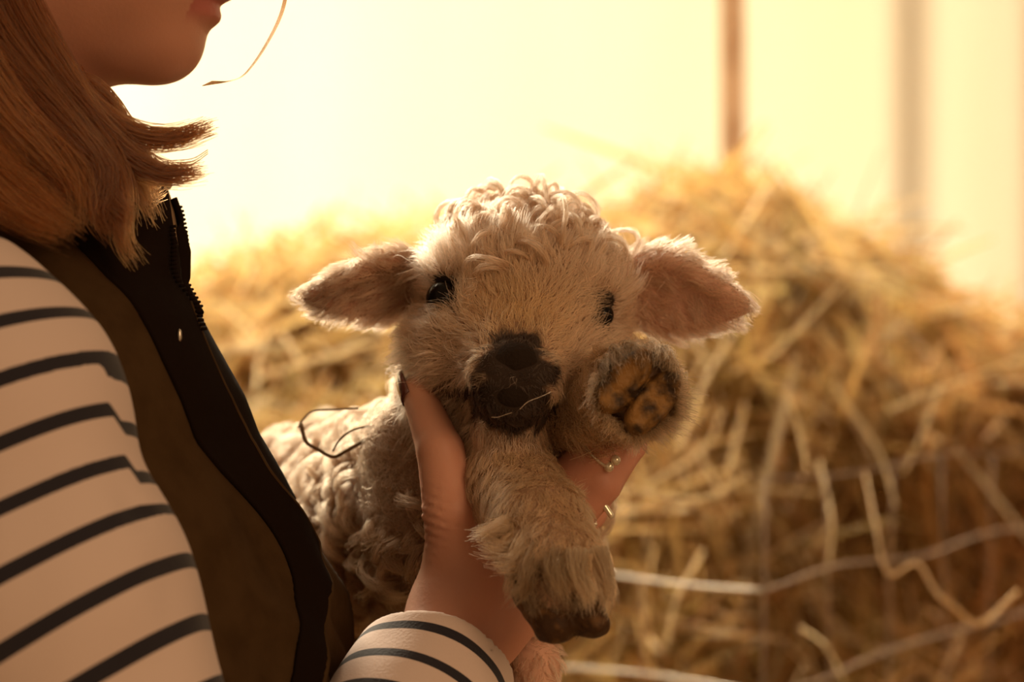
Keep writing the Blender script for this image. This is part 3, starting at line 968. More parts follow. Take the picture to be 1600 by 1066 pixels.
locks = [
    # (points, count, start radius, end radius)
    ([Q(-60, -200, -0.045), Q(20, -20, -0.058), Q(70, 70, -0.062), Q(130, 160, -0.062), Q(200, 207, -0.06), Q(270, 216, -0.055), Q(335, 196, -0.05)], 420, 0.011, 0.0012),
    ([Q(-60, -160, -0.05), Q(10, 20, -0.065), Q(80, 120, -0.07), Q(150, 195, -0.07), Q(210, 250, -0.065), Q(265, 272, -0.06), Q(318, 266, -0.055)], 420, 0.011, 0.0016),
    ([Q(-60, -180, -0.05), Q(10, -10, -0.062), Q(70, 90, -0.068), Q(140, 190, -0.07), Q(190, 290, -0.075), Q(190, 370, -0.08), Q(215, 412, -0.085)], 380, 0.011, 0.0015),
    ([Q(-80, -160, -0.05), Q(-10, 0, -0.06), Q(70, 110, -0.06), Q(160, 210, -0.055), Q(215, 290, -0.055), Q(243, 350, -0.055)], 480, 0.014, 0.006),
    ([Q(-80, -160, -0.04), Q(-20, 0, -0.055), Q(60, 110, -0.052), Q(140, 190, -0.045), Q(195, 250, -0.04), Q(225, 300, -0.035), Q(250, 292, -0.03)], 480, 0.013, 0.004),
    ([Q(-120, -100, -0.06), Q(-60, 60, -0.08), Q(10, 170, -0.085), Q(80, 240, -0.085), Q(120, 290, -0.088), Q(128, 350, -0.095)], 700, 0.022, 0.006),
    ([Q(-140, -60, -0.06), Q(-110, 100, -0.085), Q(-60, 210, -0.095), Q(0, 270, -0.10), Q(60, 310, -0.105), Q(130, 365, -0.11)], 700, 0.020, 0.004),
    ([Q(-140, 0, -0.07), Q(-110, 150, -0.09), Q(-70, 250, -0.10), Q(-20, 300, -0.11), Q(40, 340, -0.115), Q(110, 372, -0.12)], 700, 0.022, 0.005),
    ([Q(-120, -120, -0.06), Q(-50, 30, -0.075), Q(30, 130, -0.08), Q(110, 210, -0.082), Q(160, 270, -0.08), Q(150, 330, -0.085), Q(180, 380, -0.09)], 520, 0.018, 0.003),
    ([Q(-100, -160, -0.055), Q(-30, 20, -0.07), Q(60, 150, -0.075), Q(110, 240, -0.078), Q(170, 310, -0.08), Q(210, 350, -0.08)], 520, 0.016, 0.004),
    ([Q(-100, -160, -0.05), Q(-40, 10, -0.065), Q(20, 120, -0.07), Q(60, 230, -0.08), Q(80, 310, -0.09), Q(60, 350, -0.10)], 620, 0.020, 0.007),
    ([Q(-180, -160, -0.05), Q(-140, 50, -0.075), Q(-100, 200, -0.09), Q(-80, 330, -0.11), Q(-60, 400, -0.13)], 700, 0.026, 0.014),
    ([(-0.215, -0.035, 1.600), (-0.222, -0.052, 1.55), (-0.235, -0.060, 1.49), (-0.255, -0.062, 1.43), (-0.262, -0.066, 1.37), (-0.258, -0.075, 1.33)], 700, 0.022, 0.012),
    ([(-0.215, 0.095, 1.600), (-0.222, 0.112, 1.55), (-0.235, 0.120, 1.49), (-0.255, 0.122, 1.43), (-0.262, 0.126, 1.37), (-0.262, 0.13, 1.33)], 700, 0.022, 0.012),
    # behind the neck, on the far side and across the nape
    ([Q(-80, -160, 0.03), Q(-20, 20, 0.02), Q(60, 120, 0.0), Q(110, 220, -0.01), Q(170, 300, -0.01), Q(205, 340, -0.01)], 700, 0.028, 0.012),
    ([Q(0, -60, -0.045), Q(45, 60, -0.045), Q(95, 125, -0.042), Q(150, 150, -0.038), Q(190, 200, -0.03), Q(225, 260, -0.025), Q(245, 300, -0.02)], 380, 0.010, 0.005),
    ([Q(-200, -300, 0.03), Q(-230, -50, 0.03), Q(-220, 150, 0.0), Q(-190, 300, -0.03), Q(-180, 420, -0.06)], 900, 0.05, 0.03),
    ([Q(-60, -250, 0.11), Q(-20, -60, 0.12), Q(20, 120, 0.12), Q(60, 240, 0.13), Q(110, 330, 0.13)], 700, 0.028, 0.012),
]
HS, HC = [], []
for i, (pts, n, r0, r1) in enumerate(locks):
    s = lock(pts, n, r0, r1 * (0.9 if i < 2 else 0.55), 100 + i, spread_len=0.16 if i < 2 else 0.4, wave=0.0022, div=0.0022)
    HS.append(s)
    base = np.array([0.112, 0.031, 0.008]) * random.uniform(0.8, 1.15)
    if i in (5, 6, 7):
        base = np.array([0.18, 0.052, 0.012])
    r = np.random.default_rng(300 + i)
    HC.append(base[None] * r.uniform(0.5, 1.6, (n, 1)))
# crown of the head, above the frame
n = 2600
r = np.random.default_rng(55)
phi = r.uniform(-math.pi, math.pi, n); el = np.arccos(r.uniform(0.0, 1.0, n))
K = 16
t = np.linspace(0, 1, K)
cc = np.array([-0.268, YC, 1.545])
az = phi[:, None] + 0.2 * t[None]
back = np.cos(phi) > 0.45
elv = el[:, None] + (1.9 - el[:, None]) * t[None] * np.where(back, 0.15, 0.95)[:, None]
S = cc + np.stack([0.102 * np.sin(elv) * np.cos(az), 0.084 * np.sin(elv) * np.sin(az), 0.098 * np.cos(elv)], -1)
HS.append(S); HC.append(np.array([0.20, 0.08, 0.028])[None] * r.uniform(0.7, 1.3, (n, 1)))
# stray strands
stray = []
for k in range(8):
    j = k * 0.7
    stray.append(catmull([Q(452 + j, -60, -0.01), Q(440 + j, 12, -0.01), Q(416 + j * .8, 66, -0.01), Q(385 + j * .5, 112, -0.01), Q(362, 126, -0.01), Q(330 - k * 2, 127 + k, -0.01)], 16))
for k in range(3):
    stray.append(catmull([Q(230, 262, -0.05), Q(262, 258 - k * 3, -0.05), Q(300, 256 - k * 4, -0.05), Q(325, 240 - k * 3, -0.05)], 16))
HS.append(np.array(stray)); HC.append(np.tile([[0.07, 0.022, 0.007]], (len(stray), 1)))
P = np.concatenate(HS); C = np.concatenate(HC)
R = np.full(P.shape[:2], 0.00017) * (1 - 0.6 * np.linspace(0, 1, K)[None] ** 4)
R[-len(stray):] = 0.00022
hair = curves_obj('hair', P, R, M_HAIR, person, C)
hair['label'] = 'long ginger brown hair falling over the shoulder'

# ------------------------------------------------------------------ lamb
HC0 = Q(815, 478, 0.055)
rl, pt_ = math.radians(6.0), math.radians(4)
Rr = np.array(Matrix.Rotation(rl, 3, 'Y')) @ np.array(Matrix.Rotation(pt_, 3, 'X'))   # roll, slight nose-down


def H(x, y, z):
    return HC0 + Rr @ np.array([x, y, z])


NOSE = H(0.001, -0.092, -0.026)
EYE_L, EYE_R = H(-0.0415, -0.0275, 0.001), H(0.0425, -0.0270, 0.001)


def basis(xa, ya):
    xa = unit(xa); ya = unit(np.asarray(ya) - (np.asarray(ya) @ xa) * xa)
    return np.stack([xa, ya, np.cross(xa, ya)], 1)


EL_c, EL_t = Q(586, 452, 0.066), Q(468, 464, 0.046)
ER_c, ER_t = Q(1056, 462, 0.062), Q(1180, 478, 0.040)
EL_R = basis(EL_t - EL_c, (0.10, -0.80, -0.75))
ER_R = basis(ER_t - ER_c, (-0.1, -1, -0.45))


def f_lhead(p):
    q = (p - HC0.astype(np.float32)) @ Rr.astype(np.float32)
    m = q.copy(); m[:, 0] = np.abs(q[:, 0])
    d = ell(q, (0, 0.012, 0.006), (0.0500, 0.055, 0.0465))
    d = smin(d, ell(m, (0.030, -0.008, -0.030), (0.026, 0.034, 0.028)), 0.02)
    d = smin(d, rc(q, (0, -0.020, -0.020), (0, -0.074, -0.034), 0.036, 0.0215), 0.02)
    d = smin(d, rc(q, (0, 0.010, -0.050), (0, -0.066, -0.054), 0.026, 0.0150), 0.012)
    d = smin(d, rc(q, (-0.026, -0.008, -0.050), (0.020, -0.014, -0.054), 0.021, 0.020), 0.015)      # throat
    d = smin(d, ell(m, (0.011, -0.086, -0.030), (0.011, 0.010, 0.012)), 0.006)      # nostril wings
    d = smin(d, ell(q, (0, -0.086, -0.0440), (0.015, 0.009, 0.009)), 0.006)         # upper lip
    d = smin(d, ell(m, (0.036, -0.012, 0.015), (0.016, 0.016, 0.010)), 0.012)       # brow
    d = smax(d, -ell(m, (0.0435, -0.030, 0.0), (0.0105, 0.0105, 0.0095)), 0.004)    # sockets
    return d


def f_ear(p, c, R_, hl, hh):
    q = (p - c.astype(np.float32)) @ R_.astype(np.float32)
    tt = np.clip((q[:, 0] + hl) / (2 * hl), 0, 1)
    z2 = q[:, 2] / (1.08 - 0.95 * np.clip(tt - 0.42, 0, 1))
    qq = np.stack([q[:, 0], q[:, 1] + 5.0 * q[:, 2] ** 2, z2], 1)
    d = ell(qq, (0, 0, 0), (hl, 0.0075, hh))
    cav = ell(qq, (-0.004, 0.0075, 0), (hl * 0.88, 0.0075, hh * 0.80))
    return smax(d, -cav, 0.002)


def seg_legs(p, pts, rs, k=0.008):
    d = rc(p, pts[0], pts[1], rs[0], rs[1])
    for i in range(1, len(pts) - 1):
        d = smin(d, rc(p, pts[i], pts[i + 1], rs[i], rs[i + 1]), k)
    return d


LEG1 = [Q(772, 725, 0.035), Q(805, 765, -0.005), Q(846, 825, -0.045), Q(872, 890, -0.070), Q(876, 925, -0.076)]
LEG1R = [0.026, 0.0215, 0.0215, 0.0205, 0.0190]
LEG2 = [Q(872, 668, 0.050), Q(925, 640, 0.014), Q(983, 612, -0.018), Q(995, 608, -0.036)]
LEG2R = [0.020, 0.0175, 0.0180, 0.0175]
HIND = [Q(700, 990, 0.12), Q(800, 1040, 0.06), Q(838, 1035, 0.035), Q(850, 1150, 0.03)]
HINDR = [0.035, 0.016, 0.011, 0.010]
TR0, TR1 = Q(735, 800, 0.105), np.array([-0.105, 0.285, 1.105])


def f_trunk(p):
    d = rc(p, TR0, TR1, 0.062, 0.078)
    d = smin(d, rc(p, TR1, TR1 + np.array([-0.02, 0.09, -0.03]), 0.078, 0.066), 0.03)
    d = smin(d, ell(p, Q(760, 760, 0.095), (0.052, 0.045, 0.062)), 0.02)
    d = smin(d, rc(p, HC0 + np.array([0, 0.03, -0.02]), Q(740, 740, 0.105), 0.046, 0.050), 0.02)    # neck
    d = smin(d, rc(p, Q(640, 690, 0.075), Q(690, 800, 0.07), 0.020, 0.030), 0.02)                    # shoulder
    return d


def f_lamb(p):
    d = f_lhead(p)
    d = smin(d, f_ear(p, EL_c, EL_R, 0.0430, 0.0225), 0.006)
    d = smin(d, f_ear(p, ER_c, ER_R, 0.0440, 0.0235), 0.006)
    d = smin(d, f_trunk(p), 0.02)
    d = smin(d, seg_legs(p, LEG1, LEG1R), 0.012)
    d = smin(d, seg_legs(p, LEG2, LEG2R), 0.008)
    d = smin(d, seg_legs(p, HIND, HINDR), 0.02)
    # far hind leg, tucked under the rump
    d = smin(d, seg_legs(p, [TR1 + np.array([0.05, 0.04, -0.04]), TR1 + np.array([0.09, 0.02, -0.11]), TR1 + np.array([0.07, 0.03, -0.2])], [0.035, 0.018, 0.011]), 0.02)
    return d


LV, LF = sdf_mesh(f_lamb, (-0.24, -0.11, 0.86), (0.15, 0.48, 1.34), 0.0018)
LN = vnormals(LV, LF)


def regions(p):
    p = p.astype(np.float32)
    D = np.stack([f_lhead(p), f_ear(p, EL_c, EL_R, 0.0430, 0.0225) - 0.001, f_ear(p, ER_c, ER_R, 0.0440, 0.0235) - 0.001, f_trunk(p),
                  seg_legs(p, LEG1, LEG1R), seg_legs(p, LEG2, LEG2R), seg_legs(p, HIND, HINDR)], 1)
    return D.argmin(1)


def hloc(p):
    return (p - HC0) @ Rr


def dark_mask(p):
    """the lamb's black muzzle marking, in head coordinates"""
    q = hloc(p)
    x, y, z = q[:, 0], q[:, 1], q[:, 2]
    n = 0.0035 * vnoise(p, 220, 77) + 0.0035 * vnoise(p, 90, 78)
    pad = np.maximum(np.abs(x) / (0.0165 + np.clip(-z - 0.020, -0.012, 0.004) * 0.8) - 1, np.abs(z + 0.026) / 0.016 - 1) * 0.015
    mouth = (np.sqrt((x / 0.0225) ** 2 + ((z + 0.046) / 0.0150) ** 2) - 1) * 0.018
    corner = (np.sqrt(((x + 0.024) / 0.0150) ** 2 + ((z + 0.043 - 0.25 * (x + 0.024)) / 0.0058) ** 2) - 1) * 0.008
    d = np.minimum(np.minimum(pad, mouth), corner) + n
    m = np.clip(0.5 - d / 0.0035, 0, 1) * (y < -0.035)
    return m


CREAM = np.array([0.74, 0.51, 0.345]); DARK = np.array([0.035, 0.020, 0.013]); PINK = np.array([0.62, 0.37, 0.28])


def fur_col(p, reg):
    n = len(p)
    c = np.tile(CREAM, (n, 1))
    dm = dark_mask(p) * (reg == 0)
    # tan bridge of the nose
    q = hloc(p)
    tan = np.exp(-((q[:, 0]) / 0.028) ** 2 - ((q[:, 2] + 0.004) / 0.022) ** 2) * (q[:, 1] < -0.03) * (reg == 0)
    c = c * (1 - tan[:, None]) + np.array([0.70, 0.43, 0.20]) * tan[:, None]
    c[reg == 4] = [0.67, 0.44, 0.25]
    c[reg == 5] = [0.68, 0.45, 0.26]
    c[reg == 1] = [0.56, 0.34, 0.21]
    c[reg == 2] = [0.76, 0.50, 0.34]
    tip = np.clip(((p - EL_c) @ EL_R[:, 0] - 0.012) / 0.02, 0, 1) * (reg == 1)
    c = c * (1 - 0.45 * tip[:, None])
    # darker hair just above the hooves
    h1 = np.clip(1 - (np.linalg.norm(p - HOOF1, axis=1) - 0.020) / 0.010, 0, 1) * (reg == 4)
    h2 = np.clip(1 - (np.linalg.norm(p - (HOOF2 + np.array([-0.004, 0, 0.006])), axis=1) - 0.018) / 0.008, 0, 1) * (reg == 5)
    k = np.clip(h1 + 0.7 * h2, 0, 1) * 0.85
    c = c * (1 - k[:, None]) + np.array([0.10, 0.06, 0.035]) * k[:, None]
    c = c * (1 - dm[:, None]) + DARK * dm[:, None]
    return c


HOOF1 = Q(880, 948, -0.078)
HOOF2 = Q(998, 613, -0.058)
reg_v = regions(LV)
hide = np.tile(CREAM * 0.45, (len(LV), 1)) * np.array([1.0, 0.88, 0.82])
dmv = (dark_mask(LV) * (reg_v == 0))[:, None]
hide = hide * (1 - dmv) + DARK * 0.8 * dmv
for rid, c_, R_ in ((1, EL_c, EL_R), (2, ER_c, ER_R)):
    q = (LV - c_) @ R_
    inner = ((reg_v == rid) & (LN @ R_[:, 1] > 0.3))
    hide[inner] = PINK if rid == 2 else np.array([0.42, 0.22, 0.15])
hide[reg_v == 6] = [0.62, 0.36, 0.26]
de = np.minimum(np.linalg.norm(LV - EYE_L, axis=1), np.linalg.norm(LV - EYE_R, axis=1))
hide[de < 0.0135] = [0.03, 0.018, 0.012]
lamb = tag(mesh_obj('lamb', LV, LF, M_HIDE, None, hide), 'small cream woolly lamb with a dark muzzle, held up facing us', 'lamb')

# ---- eyes
for e, rr_ in ((EYE_L, 0.0094), (EYE_R, 0.0066)):
    v, f = sdf_mesh(lambda p: ell(p, e, (rr_, rr_, rr_)), e - 0.014, e + 0.014, 0.001)
    mesh_obj('eye', v, f, M_EYE, lamb)

# ---- nose pad with nostrils
def f_nose(p):
    q = (p - HC0.astype(np.float32)) @ Rr.astype(np.float32)
    m = q.copy(); m[:, 0] = np.abs(q[:, 0])
    d = ell(q, (0, -0.086, -0.024), (0.0110, 0.0095, 0.0100))
    d = smin(d, ell(m, (0.0115, -0.0870, -0.0270), (0.0080, 0.0085, 0.0075)), 0.005)
    d = smin(d, ell(q, (0, -0.090, -0.040), (0.0115, 0.0070, 0.0090)), 0.005)
    d = smax(d, -rc(m, (0.0070, -0.100, -0.0285), (0.0150, -0.094, -0.0235), 0.0016, 0.0024), 0.0025)   # comma nostrils
    d = smax(d, -rc(q, (0, -0.100, -0.030), (0, -0.0985, -0.052), 0.0008, 0.0010), 0.0020)              # philtrum
    return d


v, f = sdf_mesh(f_nose, NOSE - 0.035, NOSE + 0.035, 0.0007)
nose = mesh_obj('nose', v, f, M_NOSE, lamb)


# ---- hooves
def make_hoof(tips, base, side, mat, name):
    """two toes from base along tips with a cleft"""
    def f(p):
        ds = []
        for s in (-1, 1):
            a_ = base + side * 0.0085 * s
            b_ = tips + side * 0.0065 * s
            R_ = basis(tips - base, side)
            d = rc(p, a_, b_, 0.0135, 0.0085)
            ds.append(d)
        d = np.minimum(*ds)
        d = smin(ds[0], ds[1], 0.0015)
        n = vnoise(p, 170, 13) * 0.0009
        return d + n
    return f


d1 = unit(Q(912, 985, -0.088) - Q(862, 915, -0.072))
side1 = unit(np.array([0.80, -0.35, -0.30])); side1 = unit(side1 - (side1 @ d1) * d1)


def f_hoof1(p):
    # main wedge of the near foot: two toes, soles turned down and to the left
    b0 = Q(852, 915, -0.074); t0 = Q(868, 975, -0.086)
    b1 = Q(895, 915, -0.080); t1 = Q(930, 975, -0.090)
    da = smin(rc(p, b0, t0, 0.0155, 0.0095), rc(p, Q(826, 925, -0.070), t0, 0.007, 0.008), 0.008)
    db = smin(rc(p, b1, t1, 0.0145, 0.0050), rc(p, Q(875, 965, -0.080), t1, 0.010, 0.005), 0.008)
    d = smin(da, db, 0.0012)
    tipc = Q(905, 965, -0.09)
    nrm = unit(np.array([0.10, 0.25, -1.0]))
    pl = (p - Q(880, 1003, -0.085).astype(np.float32)) @ nrm.astype(np.float32)
    d = smax(d, pl, 0.004)
    return d + vnoise(p, 160, 13) * 0.0008


v, f = sdf_mesh(f_hoof1, HOOF1 - 0.05, HOOF1 + 0.05, 0.0009)
o = mesh_obj('hoof', v, f, M_HOOF, lamb)

toe_dir = unit(np.array([0.70, 0.0, 0.55]))        # across the raised foot, in the plane of the sole


def f_hoof2(p, which=None):
    q = p - HOOF2.astype(np.float32)
    axx = unit(np.array([0.62, 0.0, 0.78])); axz = np.array([-0.78, 0.0, 0.62])
    u = q @ axx.astype(np.float32); w = q @ axz.astype(np.float32); y = q[:, 1]
    out = None
    for s in (-1, 1):
        uu, yy, ww = u, y, w - 0.0086 * s
        d = ell(np.stack([uu, yy, ww], 1), (0.0, 0.004, 0), (0.0195, 0.016, 0.0094))
        d = smax(d, -(yy + 0.0048 + 0.0018 * np.sin(uu * 240) * s), 0.0025)         # flat sole facing the camera
        cup = ell(np.stack([uu, yy, ww], 1), (0.001, -0.0068, 0.0), (0.0145, 0.0036, 0.0060))
        d = smax(d, -cup, 0.0012)
        out = d if out is None else np.minimum(out, d)
    # worn grooves across the horn
    for (u0, w0, u1, w1) in ((-0.016, 0.004, 0.012, 0.011), (-0.012, -0.012, 0.015, -0.006), (-0.002, 0.002, 0.004, 0.016)):
        c = np.array(HOOF2) + np.array([0, -0.0052, 0])
        out = smax(out, -rc(p, c + axx * u0 + axz * w0, c + axx * u1 + axz * w1, 0.0007, 0.0010), 0.0012)
    return out + vnoise(p, 190, 17) * 0.0009


v, f = sdf_mesh(f_hoof2, HOOF2 - 0.032, HOOF2 + 0.032, 0.0008)
o = mesh_obj('hoof', v, f, M_SOLE, lamb)
o['label'] = 'raised hoof showing its amber sole'

# ---- fur
def strands(P0, N0, flow, L, lift, K, wav=0.12, clump=0.75, cl_n=42, seed=1, droop=0.0):
    r = np.random.default_rng(seed)
    n = len(P0)
    f = flow - (flow * N0).sum(1, keepdims=True) * N0
    f = unit(f + 0.34 * r.normal(size=(n, 3)) + 0.5 * np.stack([vnoise(P0, 70, 91), vnoise(P0, 70, 92), vnoise(P0, 70, 93)], 1))
    f = unit(f - 0.8 * (f * N0).sum(1, keepdims=True) * N0)
    t = np.linspace(0, 1, K)[None, :, None]
    L_ = (L * r.uniform(0.65, 1.25, n))[:, None, None]
    lf = (np.broadcast_to(lift, (n,)) * (1 + 0.55 * vnoise(P0, 240, 61) + 0.25 * vnoise(P0, 90, 62)))[:, None, None]
    S = P0[:, None] + L_ * (N0[:, None] * lf * (t * (1.25 - 0.6 * t)) + f[:, None] * (t * (0.35 + 0.65 * t)))
    side = np.cross(N0, f)
    ph = r.uniform(0, 6.28, (n, 1, 1))
    S = S + L_ * wav * side[:, None] * (np.sin(ph + t * 5.5) - np.sin(ph)) * 0.6
    S[..., 2] -= droop * L_[..., 0] * t[..., 0] ** 2
    if clump > 0:
        cidx = r.choice(n, max(1, n // cl_n), replace=False)
        kd = kdtree.KDTree(len(cidx))
        for a_, i_ in enumerate(cidx):
            kd.insert(P0[i_], a_)
        kd.balance()
        near = np.array([cidx[kd.find(p_)[1]] for p_ in P0])
        tip = S[near]
        w = clump * (t ** 1.4) * r.uniform(0.4, 1.0, (n, 1, 1))
        S = S * (1 - w) + tip * w
    return S


fp, fn = sample(LV, LF, LN, 0.75e6, mask=(reg_v != 3) & (LV[:, 1] < 0.16))
reg = regions(fp)
q = hloc(fp)
dE = np.minimum(np.linalg.norm(fp - EYE_L, axis=1), np.linalg.norm(fp - EYE_R, axis=1))
keep = dE > 0.0112
keep &= ~((reg == 0) & (fn[:, 1] > 0.6))
# no hair on the bare nose
nd_ = f_nose(fp.astype(np.float32))
keep &= nd_ > 0.0002
keep &= ~((reg == 4) & (f_hoof1(fp.astype(np.float32)) < -0.001))
keep &= ~((reg == 5) & (f_hoof2(fp.astype(np.float32)) < 0.0))
earin = np.zeros(len(fp), bool)
for rid, c_, R_ in ((1, EL_c, EL_R), (2, ER_c, ER_R)):
    earin |= (reg == rid) & (fn @ R_[:, 1] > 0.35) & (rng.random(len(fp)) < (0.2 if rid == 2 else 0.05))
keep &= ~earin
keep &= ~((reg == 5) & (fn[:, 1] < -0.45) & (np.hypot(fp[:, 0] - HOOF2[0], fp[:, 2] - HOOF2[2]) < 0.0165))
keep &= ~((reg == 6) & (rng.random(len(fp)) < 0.6))
fp, fn, reg, q, dE = fp[keep], fn[keep], reg[keep], q[keep], dE[keep]
flow = unit(fp - NOSE)
L = np.full(len(fp), 0.0115); lift = np.full(len(fp), 0.62)
hm = reg == 0
dn = np.linalg.norm(fp - NOSE, axis=1)
L[hm] = np.clip(0.0035 + (dn[hm] - 0.010) * 0.32, 0.003, 0.0205)
flow[hm] += np.outer(np.clip(-q[hm, 2] - 0.02, 0, 1) * 18, [0, 0, -1.0])
dk = dark_mask(fp) * hm
L = L * (1 - 0.55 * hm * np.clip((q[:, 2] - 0.026) / 0.012, 0, 1) * np.clip(1.3 - np.abs(q[:, 0]) / 0.036, 0, 1))
L = L * (1 - 0.6 * dk); lift = lift * (1 - 0.3 * dk)
nE = np.where((np.linalg.norm(fp - EYE_L, axis=1) < np.linalg.norm(fp - EYE_R, axis=1))[:, None], EYE_L, EYE_R)
wE = np.clip(1 - (dE - 0.010) / 0.012, 0, 1)
flow += 1.6 * wE[:, None] * unit(fp - nE)
L = L * (1 - 0.55 * wE)
for rid, c_, R_ in ((1, EL_c, EL_R), (2, ER_c, ER_R)):
    m = reg == rid
    e_ = (fp[m] - c_) @ R_
    flow[m] = R_[:, 0] + np.outer(np.sign(e_[:, 2]) * np.clip(np.abs(e_[:, 2]) / 0.02, 0, 1) * 0.9, R_[:, 2]) + np.array([0, 0, -0.25])
    edge = np.clip(np.abs(e_[:, 2]) / 0.02, 0, 1)
    inn = (fn[m] @ R_[:, 1] > 0.3)
    L[m] = 0.009 + 0.006 * edge
    L[m] = np.where(inn, 0.009 + 0.006 * edge, L[m])
    lift[m] = 0.35
m = reg == 4
hd = unit(HOOF1 - LEG1[2])
flow[m] = hd + np.array([-0.15, 0, 0])
L[m] = 0.0105 - 0.003 * np.clip(1 - np.linalg.norm(fp[m] - HOOF1, axis=1) / 0.04, 0, 1)
lift[m] = 0.40
m = reg == 5
rad_ = fp[m] - HOOF2; rad_[:, 1] = 0
flow[m] = unit(np.array([0.05, -0.8, -0.1]) + 0.35 * unit(rad_))
L[m] = 0.016; lift[m] = 0.55
m = reg == 6
flow[m] = np.array([0.2, 0, -1.0]); L[m] = 0.006
S1 = strands(fp, fn, flow, L, lift, 7, seed=5)
C1 = fur_col(fp, reg) * np.random.default_rng(9).uniform(0.7, 1.15, (len(fp), 1)) * (1 + 0.16 * vnoise(fp, 260, 51) + 0.10 * vnoise(fp, 90, 52))[:, None]
R1 = np.full(S1.shape[:2], 0.000155) * (1 - 0.75 * np.linspace(0, 1, 7)[None] ** 2) * np.where(dk > 0.5, 1.3, 1)[:, None]
fur = curves_obj('short_fur', S1, R1, M_FUR, lamb, C1)
fur['label'] = 'short straight fur of the face, ears and legs'


# tufts above the near hoof and on its left (dew claw hair)
def tuft(pts, n, r0, r1, seed, base):
    s = lock(pts, n, r0 * 1.15, r1 * 0.8, seed, K=12, spread_len=0.65, wave=0.0011, div=0.0026)
    c = np.array(base)[None] * np.random.default_rng(seed).uniform(0.45, 1.35, (n, 1))
    return s, c


T = [tuft([Q(835, 835, -0.066), Q(815, 862, -0.080), Q(800, 880, -0.084), Q(768, 884, -0.080)], 420, 0.0060, 0.0024, 21, [0.64, 0.42, 0.23]),
     tuft([Q(845, 860, -0.080), Q(828, 892, -0.090), Q(822, 915, -0.092), Q(800, 940, -0.086)], 380, 0.0060, 0.0024, 22, [0.34, 0.21, 0.11]),
     tuft([Q(900, 870, -0.092), Q(905, 900, -0.102), Q(918, 925, -0.106), Q(920, 956, -0.106)], 420, 0.0062, 0.0022, 23, [0.68, 0.46, 0.26]),
     tuft([Q(930, 865, -0.086), Q(942, 900, -0.094), Q(950, 930, -0.096), Q(944, 962, -0.096)], 380, 0.0056, 0.0022, 24, [0.66, 0.44, 0.25]),
     tuft([Q(872, 870, -0.090), Q(872, 895, -0.100), Q(878, 915, -0.103), Q(888, 940, -0.103)], 320, 0.0060, 0.0022, 25, [0.42, 0.27, 0.14]),
     tuft([Q(820, 815, -0.055), Q(790, 826, -0.062), Q(765, 832, -0.066), Q(742, 838, -0.066)], 500, 0.0065, 0.0015, 1, [0.66, 0.43, 0.24]),
     tuft([Q(822, 840, -0.060), Q(795, 856, -0.070), Q(780, 862, -0.074), Q(752, 852, -0.07)], 500, 0.0060, 0.0025, 2, [0.66, 0.43, 0.24]),
     tuft([Q(805, 590, -0.045), Q(0, 0, 0)][:1] + [Q(800, 600, -0.047), Q(798, 612, -0.05)], 4, 0.001, 0.001, 9, [0.1, 0.06, 0.04])]
# hair of the raised foot, folding over the rim of the sole
rt = np.random.default_rng(71)
for k in range(70):
    a0 = k / 70 * 2 * math.pi + rt.uniform(-0.08, 0.08)
    ca, sa = math.cos(a0), math.sin(a0)
    g_ = rt.uniform(0.85, 1.15)
    low = sa < 0.3
    b = HOOF2 + np.array([0.0170 * ca, 0.018, 0.0190 * sa])
    m1 = HOOF2 + np.array([0.0200 * ca * g_, 0.004, 0.0222 * sa * g_])
    e = HOOF2 + np.array([(0.0235 if low else 0.0175) * ca * g_ + (0.004 if low and ca > 0 else 0), rt.uniform(-0.014, -0.004), (0.0240 if low else 0.0178) * sa * g_ - 0.002])
    base_ = [0.66, 0.48, 0.31] if rt.random() < 0.65 or low else [0.26, 0.16, 0.08]
    T.append(tuft([b, (b + m1) / 2 + (m1 - HOOF2) * 0.06, m1, e], 90, 0.0030, 0.0010, 60 + k, base_))
# shaggy fringe that falls over the top of the near hoof
tp_, tn_ = sample(LV, LF, LN, 2.6e5, mask=(reg_v == 4) & (LV[:, 2] < Q(0, 835, -0.07)[2]) & (LV[:, 2] > Q(0, 905, -0.07)[2]) & (LN[:, 1] < 0.3))
fl_ = unit(HOOF1 + np.array([0.006, 0, -0.02]) - tp_) + np.clip((-tp_[:, [0]] + Q(865, 0, -0.07)[0]) * 40, 0, 1.6) * np.array([[-1.0, 0, 0.1]])
SF_ = strands(tp_, tn_, fl_, np.full(len(tp_), 0.0125), 0.40, 12, wav=0.10, clump=0.85, cl_n=55, seed=77, droop=0.1)
T.append((SF_, np.array([[0.68, 0.45, 0.25]]) * rt.uniform(0.5, 1.25, (len(tp_), 1)) * (1 + 0.25 * vnoise(tp_, 200, 5))[:, None]))
P = np.concatenate([a_ for a_, b in T]); C = np.concatenate([b for a_, b in T])
R = np.full(P.shape[:2], 0.00015) * (1 - 0.7 * np.linspace(0, 1, 12)[None] ** 2)
o = curves_obj('foot_tufts', P, R, M_FUR, lamb, C)

